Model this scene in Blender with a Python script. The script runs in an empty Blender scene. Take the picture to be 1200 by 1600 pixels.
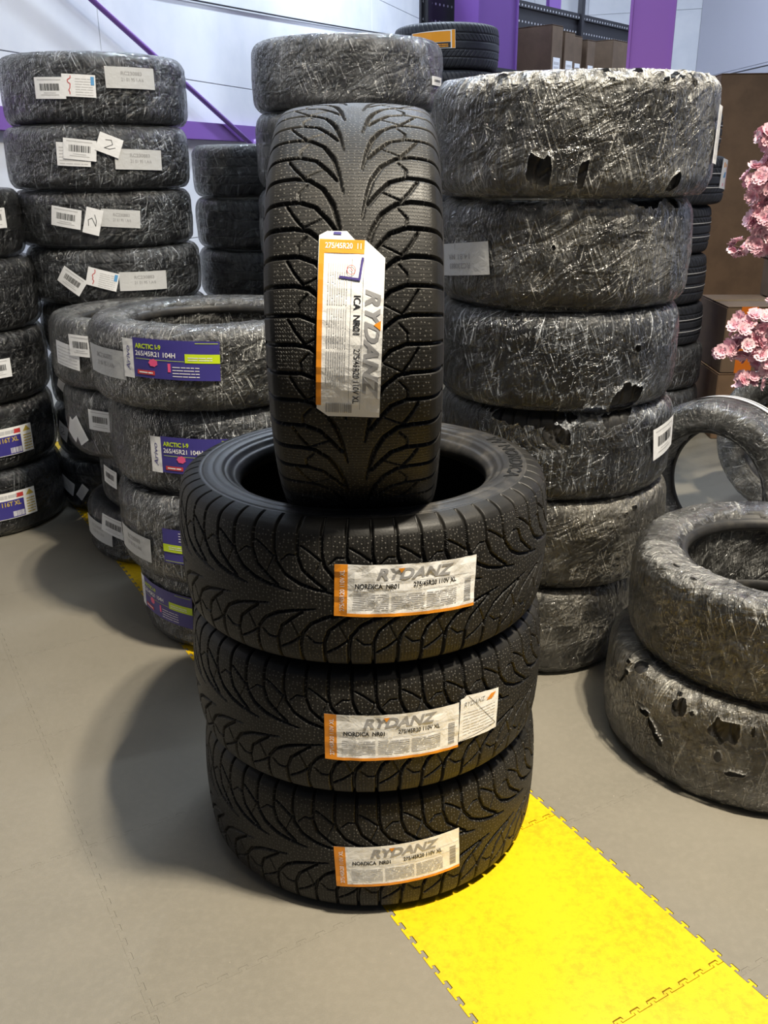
import bpy, bmesh, math, random
import numpy as np
from mathutils import Vector, Matrix

# ------------------------------------------------------------------ camera
SC = bpy.context.scene
COL = SC.collection
cam_d = bpy.data.cameras.new('camera')
cam = bpy.data.objects.new('camera', cam_d)
COL.objects.link(cam)
SC.camera = cam
cam.location = (0, 0, 1.4546)
PITCH, ROLL = 0.36281, -0.00732
cam.matrix_world = (Matrix.Translation(cam.location) @ Matrix.Rotation(math.pi/2 - PITCH, 4, 'X')
                    @ Matrix.Rotation(ROLL, 4, 'Z'))
cam_d.sensor_fit = 'VERTICAL'
cam_d.sensor_height = 36.0
cam_d.lens = 1422.44 / 1600 * 36.0
cam_d.clip_start = 0.05
cam_d.clip_end = 100

# ------------------------------------------------------------------ world, lamps, exposure
W = bpy.data.worlds.new('world')
SC.world = W
W.use_nodes = True
W.node_tree.nodes['Background'].inputs[0].default_value = (0.62, 0.74, 1.0, 1)
W.node_tree.nodes['Background'].inputs[1].default_value = 0.085
SC.view_settings.view_transform = 'Standard'
SC.view_settings.look = 'None'
SC.view_settings.gamma = 1
SC.view_settings.use_curve_mapping = False
SC.view_settings.exposure = 0.0


def lamp(loc, target, sx, sy, watts, col, rz=0.0, spread=180):
    d = bpy.data.lights.new('ceiling_light', 'AREA')
    d.shape = 'RECTANGLE'
    d.size, d.size_y = sx, sy
    d.energy = watts
    d.color = col
    d.spread = math.radians(spread)
    o = bpy.data.objects.new('ceiling_light', d)
    o.location = loc
    v = Vector(target) - Vector(loc)
    o.rotation_euler = v.to_track_quat('-Z', 'Y').to_euler()
    o.rotation_euler.rotate_axis('Z', rz)
    COL.objects.link(o)
    return o


WARM = (1.0, 0.90, 0.73)
COOL = (0.76, 0.87, 1.0)
lamp((1.42, 0.58, 6.0), (0.3, 1.7, 0), 0.25, 0.12, 134, WARM, 0.3, 95)
lamp((1.70, 0.66, 6.0), (0.3, 1.7, 0), 0.25, 0.12, 96, WARM, 0.3, 95)
lamp((0.9, 0.3, 4.3), (0.2, 1.7, 0), 1.2, 0.12, 30, WARM, 0.0)
lamp((-0.5, 3.0, 4.6), (-0.9, 4.0, 0), 1.6, 0.10, 34, COOL, 0.4)
lamp((0.9, 4.6, 4.8), (0.9, 4.6, 0), 1.6, 0.10, 60, COOL, 0.4)
lamp((0.3, 7.5, 5.2), (-0.8, 8.6, 1.0), 2.0, 0.2, 250, COOL, 0.4)
lamp((2.6, 8.0, 5.2), (2.6, 9.0, 1.0), 2.0, 0.2, 190, COOL, 0.4)

RND = random.Random(7)

# ------------------------------------------------------------------ helpers


def tag(o, label=None, cat=None, group=None, kind=None):
    if label: o['label'] = label
    if cat: o['category'] = cat
    if group: o['group'] = group
    if kind: o['kind'] = kind
    return o


def empty(name, loc, rz=0.0):
    o = bpy.data.objects.new(name, None)
    o.empty_display_size = 0.05
    o.location = loc
    o.rotation_euler = (0, 0, rz)
    COL.objects.link(o)
    return o


def link(name, me, parent=None, loc=None):
    o = bpy.data.objects.new(name, me)
    COL.objects.link(o)
    if parent: o.parent = parent
    if loc: o.location = loc
    return o


def grid_mesh(name, V, mat, uv=None, closed_u=False, closed_v=False, smooth=True, attr=None, keep=None, hole=None):
    """V: (nu,nv,3). Quads between; optional wrap; keep: (fu,fv) bool mask of faces."""
    nu, nv = V.shape[:2]
    fu = nu if closed_u else nu - 1
    fv = nv if closed_v else nv - 1
    i = np.arange(fu)[:, None]
    j = np.arange(fv)[None, :]
    i2 = (i + 1) % nu
    j2 = (j + 1) % nv
    F = np.stack([i*nv + j, i2*nv + j, i2*nv + j2, i*nv + j2], -1)
    if uv is not None:
        u, v = uv      # 1-D arrays with length fu+1, fv+1
        U = np.stack([np.broadcast_to(a, (fu, fv)) for a in (u[:-1][:, None], u[1:][:, None], u[1:][:, None], u[:-1][:, None])], -1)
        Vv = np.stack([np.broadcast_to(a, (fu, fv)) for a in (v[:-1][None], v[:-1][None], v[1:][None], v[1:][None])], -1)
        UV = np.stack([U, Vv], -1)
    if keep is not None:
        F = F[keep]
        if uv is not None: UV = UV[keep]
    F = F.reshape(-1, 4)
    me = bpy.data.meshes.new(name)
    me.vertices.add(nu*nv)
    me.vertices.foreach_set('co', V.reshape(-1).astype(np.float32))
    n = len(F)
    me.loops.add(n*4)
    me.loops.foreach_set('vertex_index', F.reshape(-1).astype(np.int32))
    me.polygons.add(n)
    me.polygons.foreach_set('loop_start', np.arange(0, n*4, 4, dtype=np.int32))
    me.polygons.foreach_set('loop_total', np.full(n, 4, np.int32))
    me.polygons.foreach_set('use_smooth', np.full(n, smooth))
    if uv is not None:
        l = me.uv_layers.new(name='UVMap')
        l.data.foreach_set('uv', UV.reshape(-1).astype(np.float32))
    if attr is not None:
        a = me.attributes.new('bunch', 'FLOAT', 'POINT')
        a.data.foreach_set('value', attr.reshape(-1).astype(np.float32))
    if hole is not None:
        a = me.attributes.new('tear', 'FLOAT', 'POINT')
        a.data.foreach_set('value', hole.reshape(-1).astype(np.float32))
    me.materials.append(mat)
    me.update(calc_edges=True)
    if keep is not None:
        bm = bmesh.new(); bm.from_mesh(me)
        bmesh.ops.delete(bm, geom=[v for v in bm.verts if not v.link_faces], context='VERTS')
        bm.to_mesh(me); bm.free()
    return me


def bm_mesh(name, bm, mats, smooth=False):
    me = bpy.data.meshes.new(name)
    bm.to_mesh(me); bm.free()
    for m in (mats if isinstance(mats, (list, tuple)) else [mats]):
        me.materials.append(m)
    if smooth:
        for p in me.polygons: p.use_smooth = True
    return me


def box_bm(bm, c, s, rz=0.0, bevel=0.0):
    m = Matrix.Translation(c) @ Matrix.Rotation(rz, 4, 'Z') @ Matrix.Diagonal((*s, 1))
    r = bmesh.ops.create_cube(bm, size=1, matrix=m)
    if bevel:
        es = list({e for v in r['verts'] for e in v.link_edges})
        bmesh.ops.bevel(bm, geom=es, offset=bevel, segments=2, affect='EDGES')


def box(name, c, s, mat, parent=None, rz=0.0, bevel=0.0):
    bm = bmesh.new()
    box_bm(bm, c, s, rz, bevel)
    return link(name, bm_mesh(name, bm, mat), parent)


def tube_bm(bm, pts, rad, n=8):
    pts = [Vector(p) for p in pts]
    rings = []
    for k, p in enumerate(pts):
        t = (pts[min(k+1, len(pts)-1)] - pts[max(k-1, 0)]).normalized()
        a = t.orthogonal().normalized(); b = t.cross(a)
        if rings:
            a = (pa - t*pa.dot(t)).normalized(); b = t.cross(a)
        pa = a
        r = rad[k] if isinstance(rad, (list, tuple)) else rad
        rings.append([bm.verts.new(p + r*(math.cos(2*math.pi*q/n)*a + math.sin(2*math.pi*q/n)*b)) for q in range(n)])
    for A, B in zip(rings, rings[1:]):
        for q in range(n):
            bm.faces.new((A[q], A[(q+1) % n], B[(q+1) % n], B[q]))
    bm.faces.new(rings[0][::-1]); bm.faces.new(rings[-1])


class Noise:
    """periodic value noise on a lattice, smooth"""
    def __init__(s, seed): s.r = np.random.RandomState(seed)

    def __call__(s, U, V, nu, nv):
        # U, V in 0..1 ; periodic in both
        g = s.r.rand(nu, nv)
        x = (U % 1.0)*nu; y = (V % 1.0)*nv
        i = np.floor(x).astype(int) % nu; j = np.floor(y).astype(int) % nv
        fx = x - np.floor(x); fy = y - np.floor(y)
        fx = fx*fx*(3-2*fx); fy = fy*fy*(3-2*fy)
        i2 = (i+1) % nu; j2 = (j+1) % nv
        return (g[i, j]*(1-fx) + g[i2, j]*fx)*(1-fy) + (g[i, j2]*(1-fx) + g[i2, j2]*fx)*fy


# ------------------------------------------------------------------ materials
def mat(name, col=(0.5, 0.5, 0.5), rough=0.5, spec=0.5, metal=0.0):
    m = bpy.data.materials.new(name)
    m.use_nodes = True
    b = m.node_tree.nodes['Principled BSDF']
    b.inputs['Base Color'].default_value = (*col, 1)
    b.inputs['Roughness'].default_value = rough
    b.inputs['Specular IOR Level'].default_value = spec
    b.inputs['Metallic'].default_value = metal
    return m


class NT:
    def __init__(s, m):
        s.t = m.node_tree; s.b = s.t.nodes.get('Principled BSDF'); s.out = s.t.nodes['Material Output']

    def n(s, typ, **kw):
        x = s.t.nodes.new(typ)
        for k, v in kw.items():
            if k[0] == 'i' and k[1:].isdigit(): x.inputs[int(k[1:])].default_value = v
            elif k == 'ins':
                for a, b in v.items(): x.inputs[a].default_value = b
            else: setattr(x, k, v)
        return x

    def l(s, a, b): s.t.links.new(a, b)

    def math(s, op, a, b=None, c=None, clamp=False):
        x = s.t.nodes.new('ShaderNodeMath'); x.operation = op; x.use_clamp = clamp
        for k, v in enumerate((a, b, c)):
            if v is None: continue
            if isinstance(v, (int, float)): x.inputs[k].default_value = v
            else: s.l(v, x.inputs[k])
        return x.outputs[0]

    def mixc(s, f, a, b):
        x = s.t.nodes.new('ShaderNodeMix'); x.data_type = 'RGBA'
        for k, v in ((0, f), (6, a), (7, b)):
            if isinstance(v, (int, float)): x.inputs[k].default_value = v
            elif isinstance(v, tuple): x.inputs[k].default_value = (*v, 1)
            else: s.l(v, x.inputs[k])
        return x.outputs[2]

    def ramp(s, f, lo, hi):
        x = s.t.nodes.new('ShaderNodeMapRange'); x.interpolation_type = 'SMOOTHSTEP'
        s.l(f, x.inputs[0]); x.inputs[1].default_value = lo; x.inputs[2].default_value = hi
        return x.outputs[0]

    def bump(s, h, strength, dist, normal=None):
        x = s.t.nodes.new('ShaderNodeBump'); x.inputs['Strength'].default_value = strength
        x.inputs['Distance'].default_value = dist; s.l(h, x.inputs['Height'])
        if normal is not None: s.l(normal, x.inputs['Normal'])
        return x.outputs[0]

    def noise(s, vec, scale, detail=3, rough=0.5, dist=0.0):
        x = s.t.nodes.new('ShaderNodeTexNoise'); x.inputs['Scale'].default_value = scale
        x.inputs['Detail'].default_value = detail; x.inputs['Roughness'].default_value = rough
        x.inputs['Distortion'].default_value = dist
        if vec is not None: s.l(vec, x.inputs['Vector'])
        return x.outputs[0]

    def mapping(s, vec, scale=(1, 1, 1), rot=(0, 0, 0), loc=(0, 0, 0)):
        x = s.t.nodes.new('ShaderNodeMapping'); s.l(vec, x.inputs[0])
        x.inputs['Location'].default_value = loc
        x.inputs['Rotation'].default_value = rot; x.inputs['Scale'].default_value = scale
        return x.outputs[0]


def fresh_tread_mat():
    m = mat('rubber_tread', (0.02, 0.02, 0.02), 0.55)
    t = NT(m)
    uv = t.n('ShaderNodeTexCoord').outputs['UV']
    sp = t.n('ShaderNodeSeparateXYZ'); t.l(uv, sp.inputs[0])
    u, v = sp.outputs[0], sp.outputs[1]
    # wavy sipes running across the tread
    tri = t.math('PINGPONG', v, 0.0022)
    ph = t.math('FRACT', t.math('DIVIDE', t.math('ADD', u, t.math('MULTIPLY', tri, 0.8)), 0.0062))
    d = t.math('ABSOLUTE', t.math('SUBTRACT', ph, 0.5))
    sipe = t.math('SUBTRACT', 1.0, t.ramp(d, 0.05, 0.14))
    inb = t.math('SUBTRACT', 1.0, t.ramp(t.math('ABSOLUTE', v), 0.122, 0.126))
    sipe = t.math('MULTIPLY', sipe, inb)
    # raised rubber pips
    vo = t.n('ShaderNodeTexVoronoi'); vo.voronoi_dimensions = '2D'; vo.feature = 'F1'; vo.inputs['Randomness'].default_value = 0.6
    vo.inputs['Scale'].default_value = 118
    t.l(uv, vo.inputs['Vector'])
    pip = t.math('SUBTRACT', 1.0, t.ramp(vo.outputs['Distance'], 0.11, 0.21))
    pip = t.math('MULTIPLY', pip, inb)
    nz = t.noise(uv, 14, 5, 0.6)
    dust = t.ramp(nz, 0.35, 0.75)
    c = t.mixc(dust, (0.010, 0.0096, 0.009), (0.021, 0.0195, 0.017))
    c = t.mixc(t.math('MULTIPLY', sipe, 0.8), c, (0.005, 0.005, 0.005))
    c = t.mixc(t.math('MULTIPLY', pip, 0.8), c, (0.11, 0.105, 0.095))
    t.l(c, t.b.inputs['Base Color'])
    h = t.math('SUBTRACT', t.math('MULTIPLY', pip, 0.6), sipe)
    h = t.math('ADD', h, t.math('MULTIPLY', t.noise(uv, 260, 2), 0.25))
    t.l(t.bump(h, 0.9, 0.0012), t.b.inputs['Normal'])
    r = t.math('ADD', t.math('MULTIPLY', dust, 0.12), 0.46)
    t.b.inputs['Specular IOR Level'].default_value = 0.28
    t.l(r, t.b.inputs['Roughness'])
    return m


def rubber_mat(name, base=(0.018, 0.018, 0.019), rough=0.45, sc=30.0, dust=(0.05, 0.046, 0.04)):
    m = mat(name, base, rough)
    t = NT(m)
    oc = t.n('ShaderNodeTexCoord').outputs['Object']
    nz = t.noise(oc, sc, 6, 0.65)
    f = t.ramp(nz, 0.42, 0.8)
    t.l(t.mixc(f, base, dust), t.b.inputs['Base Color'])
    t.l(t.math('ADD', t.math('MULTIPLY', nz, 0.25), rough - 0.1), t.b.inputs['Roughness'])
    t.b.inputs['Specular IOR Level'].default_value = 0.4
    t.l(t.bump(t.noise(oc, 350, 3), 0.25, 0.001), t.b.inputs['Normal'])
    return m


def film_mat(name, milky=0.16, tint=(0.62, 0.62, 0.60), gloss=1.0, lines=1.0, seed=0.0):
    m = bpy.data.materials.new(name); m.use_nodes = True
    t = NT(m)
    tc = t.n('ShaderNodeTexCoord')
    uv = tc.outputs['UV']
    oi = t.n('ShaderNodeObjectInfo')
    off = t.n('ShaderNodeCombineXYZ')
    t.l(t.math('MULTIPLY', oi.outputs['Random'], 7.0), off.inputs[0])
    t.l(t.math('MULTIPLY', oi.outputs['Random'], 3.0), off.inputs[1])
    va = t.n('ShaderNodeVectorMath'); va.operation = 'ADD'
    t.l(uv, va.inputs[0]); t.l(off.outputs[0], va.inputs[1])
    P = va.outputs[0]

    def streak(rot, sx, sy, w, detail=2, dist=0.3, sc=1.0, loc=0.0):
        q = t.mapping(P, (sx, sy, 1), (0, 0, 0), (loc, loc, seed))
        r_ = t.mapping(P, (1, 1, 1), (0, 0, rot), (loc, loc, seed))
        q = t.mapping(r_, (sx, sy, 1))
        n = t.noise(q, sc, detail, 0.55, dist)
        return n, t.math('SUBTRACT', 1.0, t.ramp(t.math('ABSOLUTE', t.math('SUBTRACT', n, 0.5)), 0.0, w))
    def strands(rot, sx, sy, lo, hi, k):
        q = t.mapping(t.mapping(P, (1, 1, 1), (0, 0, rot), (k, k*1.7, 0)), (sx, sy, 1))
        n = t.noise(q, 1.0, 2, 0.5, 0.35)
        return n, t.ramp(n, lo, hi)
    n1, l1 = strands(0.22, 150, 5, .60, .72, 1.3 + seed)
    n2, l2 = strands(-0.38, 190, 8, .60, .72, 5.1 + seed)
    n3, l3 = strands(0.03, 260, 6, .58, .72, 9.7 + seed)
    n4, l4 = streak(1.0, 22, 9, 0.010, 3, 1.2, 1.0, 3.3 + seed)
    big = t.ramp(t.noise(P, 5.5, 4, 0.6, 0.4), 0.40, 0.66)
    big2 = t.ramp(t.noise(t.mapping(P, (9, 4, 1), (0, 0, 0.5)), 1.0, 3, 0.6, 0.6), 0.42, 0.62)
    big3 = t.ramp(t.noise(t.mapping(P, (6, 5, 1), (0, 0, 0.9), (4, 2, 0)), 1.0, 3, 0.6, 0.4), 0.40, 0.62)
    ln = t.math('MAXIMUM', t.math('MULTIPLY', l1, big2), t.math('MULTIPLY', l2, big3))
    ln = t.math('MAXIMUM', ln, t.math('MULTIPLY', l3, t.math('ADD', t.math('MULTIPLY', big, 0.6), 0.15)))
    ln = t.math('MAXIMUM', ln, t.math('MULTIPLY', l4, t.math('ADD', t.math('MULTIPLY', big2, 0.7), 0.2)))
    at = t.n('ShaderNodeAttribute', attribute_name='bunch')
    bun = at.outputs['Fac']
    f = t.math('ADD', t.math('MULTIPLY', ln, 0.56*lines), t.math('MULTIPLY', big, milky*0.9))  # milky crease lines, with film highlights painted in as paler streaks
    f = t.math('ADD', f, milky*0.2)
    f = t.math('ADD', f, t.math('MULTIPLY', bun, 0.75), clamp=True)
    h = t.math('ADD', t.math('MULTIPLY', n1, 0.55), t.math('MULTIPLY', n2, 0.45))
    h = t.math('ADD', h, t.math('MULTIPLY', n3, 0.25))
    h = t.math('ADD', h, t.math('MULTIPLY', n4, 1.8))
    h = t.math('ADD', h, t.math('MULTIPLY', t.noise(P, 35, 3, 0.6, 1.2), t.math('ADD', t.math('MULTIPLY', bun, 2.0), 0.8)))
    nrm = t.bump(h, 1.0, 0.011)
    tr = t.n('ShaderNodeBsdfTransparent'); tr.inputs[0].default_value = (0.93, 0.93, 0.92, 1)
    b = t.b
    b.inputs['Base Color'].default_value = (*tint, 1)
    b.inputs['Roughness'].default_value = 0.38
    b.inputs['Specular IOR Level'].default_value = 0.5
    t.l(nrm, b.inputs['Normal'])
    mx = t.n('ShaderNodeMixShader'); t.l(f, mx.inputs[0]); t.l(tr.outputs[0], mx.inputs[1]); t.l(b.outputs[0], mx.inputs[2])
    gl = t.n('ShaderNodeBsdfGlossy'); gl.inputs['Roughness'].default_value = 0.16
    gl.inputs['Color'].default_value = (1, 1, 1, 1)
    t.l(nrm, gl.inputs['Normal'])
    lw = t.n('ShaderNodeFresnel'); lw.inputs['IOR'].default_value = 1.5; t.l(nrm, lw.inputs['Normal'])
    g = t.math('MULTIPLY', lw.outputs[0], 1.25*gloss, clamp=True)
    ta = t.n('ShaderNodeAttribute', attribute_name='tear').outputs['Fac']
    tf = t.math('GREATER_THAN', t.math('SUBTRACT', ta, t.math('MULTIPLY', t.noise(P, 130, 2), 0.25)), 0.72)
    m2 = t.n('ShaderNodeMixShader'); t.l(g, m2.inputs[0]); t.l(mx.outputs[0], m2.inputs[1]); t.l(gl.outputs[0], m2.inputs[2])
    clr = t.n('ShaderNodeBsdfTransparent')
    m3 = t.n('ShaderNodeMixShader'); t.l(tf, m3.inputs[0]); t.l(m2.outputs[0], m3.inputs[1]); t.l(clr.outputs[0], m3.inputs[2])
    t.l(m3.outputs[0], t.out.inputs[0])
    return m


M = {}
M['tread'] = fresh_tread_mat()
M['side'] = rubber_mat('rubber_sidewall', (0.022, 0.022, 0.023), 0.40, 22, (0.075, 0.069, 0.06))
M['liner'] = mat('rubber_liner', (0.012, 0.012, 0.013), 0.6)
M['rubber'] = rubber_mat('rubber_plain', (0.020, 0.020, 0.021), 0.5, 25)
M['rubber_blue'] = rubber_mat('rubber_cool', (0.017, 0.019, 0.025), 0.5, 25, (0.03, 0.033, 0.04))
M['raised'] = mat('rubber_raised', (0.006, 0.006, 0.006), 0.6, 0.25)
M['film'] = film_mat('clear_film', 0.05, (0.60, 0.64, 0.70), 0.9, 1.25)
M['film_grey'] = film_mat('grey_film', 0.20, (0.52, 0.54, 0.57), 0.9, 1.0, 2.0)
M['film_warm'] = film_mat('cloudy_film', 0.17, (0.60, 0.60, 0.58), 1.0, 1.1, 4.0)
M['film_dusty'] = film_mat('dusty_film', 0.20, (0.46, 0.44, 0.39), 0.8, 0.8, 6.0)
M['film_light'] = film_mat('fresh_film', 0.09, (0.64, 0.65, 0.64), 1.0, 1.2, 5.0)
M['film_dark'] = film_mat('dark_film', 0.02, (0.55, 0.57, 0.60), 0.9, 0.7, 8.0)


def paper_mat(name, col, rough=0.45):
    m = mat(name, col, rough); t = NT(m)
    uv = t.n('ShaderNodeTexCoord').outputs['Object']
    t.l(t.bump(t.noise(uv, 45, 3, 0.6, 0.6), 0.35, 0.004), t.b.inputs['Normal'])
    return m


M['paper'] = paper_mat('paper_white', (0.90, 0.90, 0.89), 0.32)
M['paper_dull'] = paper_mat('paper_dull', (0.55, 0.56, 0.57), 0.5)
M['paper_crisp'] = paper_mat('paper_crisp', (0.82, 0.83, 0.85), 0.5)
M['orange'] = mat('print_orange', (0.83, 0.30, 0.02), 0.4)
M['silver'] = mat('print_silver', (0.33, 0.33, 0.34), 0.4)
M['ink'] = mat('print_black', (0.015, 0.015, 0.017), 0.5)
M['fine'] = mat('print_fine_grey', (0.56, 0.56, 0.57), 0.5)
M['red_ink'] = mat('print_red', (0.55, 0.05, 0.05), 0.5)
M['purple_ink'] = mat('marker_purple', (0.06, 0.04, 0.22), 0.5)
M['label_blue'] = mat('print_indigo', (0.050, 0.042, 0.24), 0.4)
M['lime'] = mat('print_lime', (0.55, 0.72, 0.02), 0.4)
M['white'] = mat('print_white', (0.85, 0.85, 0.85), 0.4)
M['pink'] = mat('print_pink', (0.8, 0.10, 0.25), 0.4)
M['gold'] = mat('print_gold', (0.60, 0.45, 0.08), 0.4)
M['amber'] = mat('print_amber', (0.90, 0.36, 0.02), 0.4)
M['sky'] = mat('print_sky_blue', (0.12, 0.35, 0.65), 0.4)

# ------------------------------------------------------------------ tyre meshes
R0, H0 = 0.386, 0.292
FRONT_HALF = [(0.000, 0.0), (0.0006, 0.03), (0.0020, 0.06), (0.0045, 0.09), (0.0075, 0.110), (0.0115, 0.123),
              (0.018, 0.132), (0.028, 0.138), (0.038, 0.1415), (0.047, 0.1435)]      # (drop, half height)


def section(n):
    """tread surface sampled evenly by arc length: r drop, z, normals, arc v"""
    P = np.array([(-d, z) for d, z in FRONT_HALF])
    full = np.concatenate([P[::-1]*[1, -1], P[1:]])
    s = np.concatenate([[0], np.cumsum(np.hypot(*np.diff(full, axis=0).T))])
    # smooth by dense linear + gaussian
    ss = np.linspace(0, s[-1], 801)
    q = np.stack([np.interp(ss, s, full[:, 0]), np.interp(ss, s, full[:, 1])], -1)
    k = np.exp(-0.5*(np.arange(-30, 31)/6.0)**2); k /= k.sum()
    qp = np.concatenate([2*q[0]-q[30:0:-1], q, 2*q[-1]-q[-2:-32:-1]])
    q = np.stack([np.convolve(qp[:, 0], k, 'valid'), np.convolve(qp[:, 1], k, 'valid')], -1)
    t = np.gradient(q, axis=0); t /= np.linalg.norm(t, axis=1)[:, None]
    nr = np.stack([t[:, 1], -t[:, 0]], -1)
    v = ss - s[-1]/2
    vi = np.linspace(v[0], v[-1], n)
    f = lambda a: np.interp(vi, v, a)
    return f(q[:, 0]), f(q[:, 1]), f(nr[:, 0]), f(nr[:, 1]), vi


NPER = 27
PITCH_M = 2*math.pi*R0/NPER/2          # one block pitch
CW = 0.135
G1 = [(1.35, 0, 4.8), (1.0, 0, 5.3), (.68, 0, 5.6), (.51, .10, 5.6), (.34, .50, 5.8), (.23, 1.10, 6.4), (.17, 1.75, 4.8), (.11, 2.7, 1.4)]
G2 = [(1.35, 1, 4.8), (1.0, 1, 5.3), (.62, 1.0, 5.4), (.43, 1.22, 5.3), (.29, 1.70, 5.0), (.18, 2.15, 4.5)]
D1 = [(.76, -.86, 3.0), (.68, -.45, 3.4), (.57, -.02, 3.6)]
D2 = [(.57, -.03, 2.2), (.34, -.35, 1.2)]
K1 = [(.53, .30, 1.8), (.63, .62, 2.6), (.62, 1.0, 2.2)]
SP = [(.97, .5, 1.0), (.82, .46, 1.0)]


def vee_height(U, V, half):
    """U metres inside one period (0..2 pitches), V metres lateral; returns depth 0..1. half = side sign"""
    dep = np.zeros(np.broadcast(U, V).shape)
    c = np.abs(V)
    sh = np.where(V >= 0, PITCH_M, 0.0)
    x0 = U + sh
    per = 2*PITCH_M
    for line, dd in ((G1, 1.0), (G2, 1.0), (D1, .8), (D2, .6), (K1, .6)):
        for (c1, y1, w1), (c2, y2, w2) in zip(line, line[1:]):
            ax, ay = y1*PITCH_M, c1*CW
            bx, by = y2*PITCH_M, c2*CW
            for k in (-2, -1, 0, 1, 2):
                px = x0 + k*per
                dx, dy = bx-ax, by-ay
                L2 = dx*dx + dy*dy
                tt = np.clip(((px-ax)*dx + (c-ay)*dy)/L2, 0, 1)
                dist = np.hypot(px-ax-tt*dx, c-ay-tt*dy)
                w = (w1 + (w2-w1)*tt)*0.0005
                g = np.clip((w + 0.0009 - dist)/0.0018, 0, 1)
                dep = np.maximum(dep, g*dd)
    fade = np.clip((0.170 - c)/0.02, 0, 1)
    return dep*fade


def vee_tread(cells, nv, name, matr, depth=0.008):
    rd, z, nr, nz, v = section(nv)
    nu = NPER*cells
    ul = np.arange(cells)/cells*2*PITCH_M
    dep = vee_height(ul[:, None], v[None, :], 1)
    dep = np.tile(dep, (NPER, 1))
    a = np.arange(nu)/nu*2*np.pi
    r = R0 + rd[None] - nr[None]*dep*depth
    zz = z[None] - nz[None]*dep*depth
    Vv = np.stack([r*np.cos(a)[:, None], r*np.sin(a)[:, None], zz], -1)
    Vv[..., 2] += H0/2
    uv = (np.arange(nu+1)/nu*2*np.pi*R0, v)
    return grid_mesh(name, Vv, matr, uv, closed_u=True)


def rib_tread(name, matr):
    nv, nu = 90, 840
    rd, z, nr, nz, v = section(nv)
    dep = np.zeros((nu, nv))
    for c in (-0.075, -0.026, 0.026, 0.075):
        dep = np.maximum(dep, np.clip((0.0048 + .001 - np.abs(v - c))/0.002, 0, 1)[None])
    a = np.arange(nu)/nu
    U = a[:, None]
    ph = (U*70 + np.where(np.abs(v) > .075, np.abs(v)*14, np.abs(v)*26)[None]) % 1
    lat = np.clip((0.10 - np.abs(ph-.5))/0.06, 0, 1)*0.7
    lat = lat*((np.abs(v) > .03) & (np.abs(v) < .150))[None]
    dep = np.maximum(dep, lat)
    a = a*2*np.pi
    r = R0 + rd[None] - nr[None]*dep*.007
    zz = z[None] - nz[None]*dep*.007 + H0/2
    Vv = np.stack([r*np.cos(a)[:, None], r*np.sin(a)[:, None], zz], -1)
    return grid_mesh(name, Vv, matr, (np.arange(nu+1)/nu*2*np.pi*R0, v), closed_u=True)


def lathe(name, prof, matr, n=192, smooth=True):
    a = np.arange(n)/n*2*np.pi
    p = np.array(prof)
    V = np.stack([p[None, :, 0]*np.cos(a)[:, None], p[None, :, 0]*np.sin(a)[:, None],
                  np.broadcast_to(p[None, :, 1], (n, len(p)))], -1)
    return grid_mesh(name, V, matr, None, closed_u=True, smooth=smooth)


zt = 0.1435
SIDE = [(R0-.0468, zt), (R0-.0485, zt+.0006), (R0-.052, zt+.0002), (R0-.054, zt-.0006), (R0-.0555, zt+.0010), (R0-.058, zt+.0012),
        (.322, .1458), (.312, .1456), (.3105, .1448), (.309, .1456), (.300, .1448), (.294, .1434), (.290, .1418),
        (.2885, .1385), (.285, .1378), (.280, .1372), (.2785, .1350), (.274, .1315), (.2725, .1292), (.268, .1270),
        (.2655, .1265), (.2635, .1240), (.259, .1195), (.2568, .1130), (.2560, .1040), (.2575, .0960), (.262, .0900)]
SIDE_UP = [(r, H0/2 + z) for r, z in SIDE]
SIDE_LO = [(r, H0/2 - z) for r, z in SIDE][::-1]
LIN = [(.262, .0900), (.290, .098), (.325, .100), (.352, .088), (.366, .060), (.371, .0), (.366, -.060), (.352, -.088),
       (.325, -.100), (.290, -.098), (.262, -.0900)]
LINER = [(r, H0/2 + z) for r, z in LIN]

ME = {}
ME['tread_front'] = vee_tread(64, 190, 'tread', M['tread'])
ME['tread_vee'] = vee_tread(20, 60, 'tread', M['rubber'])
ME['tread_rib'] = rib_tread('tread', M['rubber_blue'])
ME['side_up'] = lathe('sidewall', SIDE_UP, M['side'])
ME['side_lo'] = lathe('sidewall', SIDE_LO, M['side'])
ME['side_up2'] = lathe('sidewall', SIDE_UP, M['rubber'], 96)
ME['side_lo2'] = lathe('sidewall', SIDE_LO, M['rubber'], 96)
ME['liner'] = lathe('inner_liner', LINER, M['liner'], 96)


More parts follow.
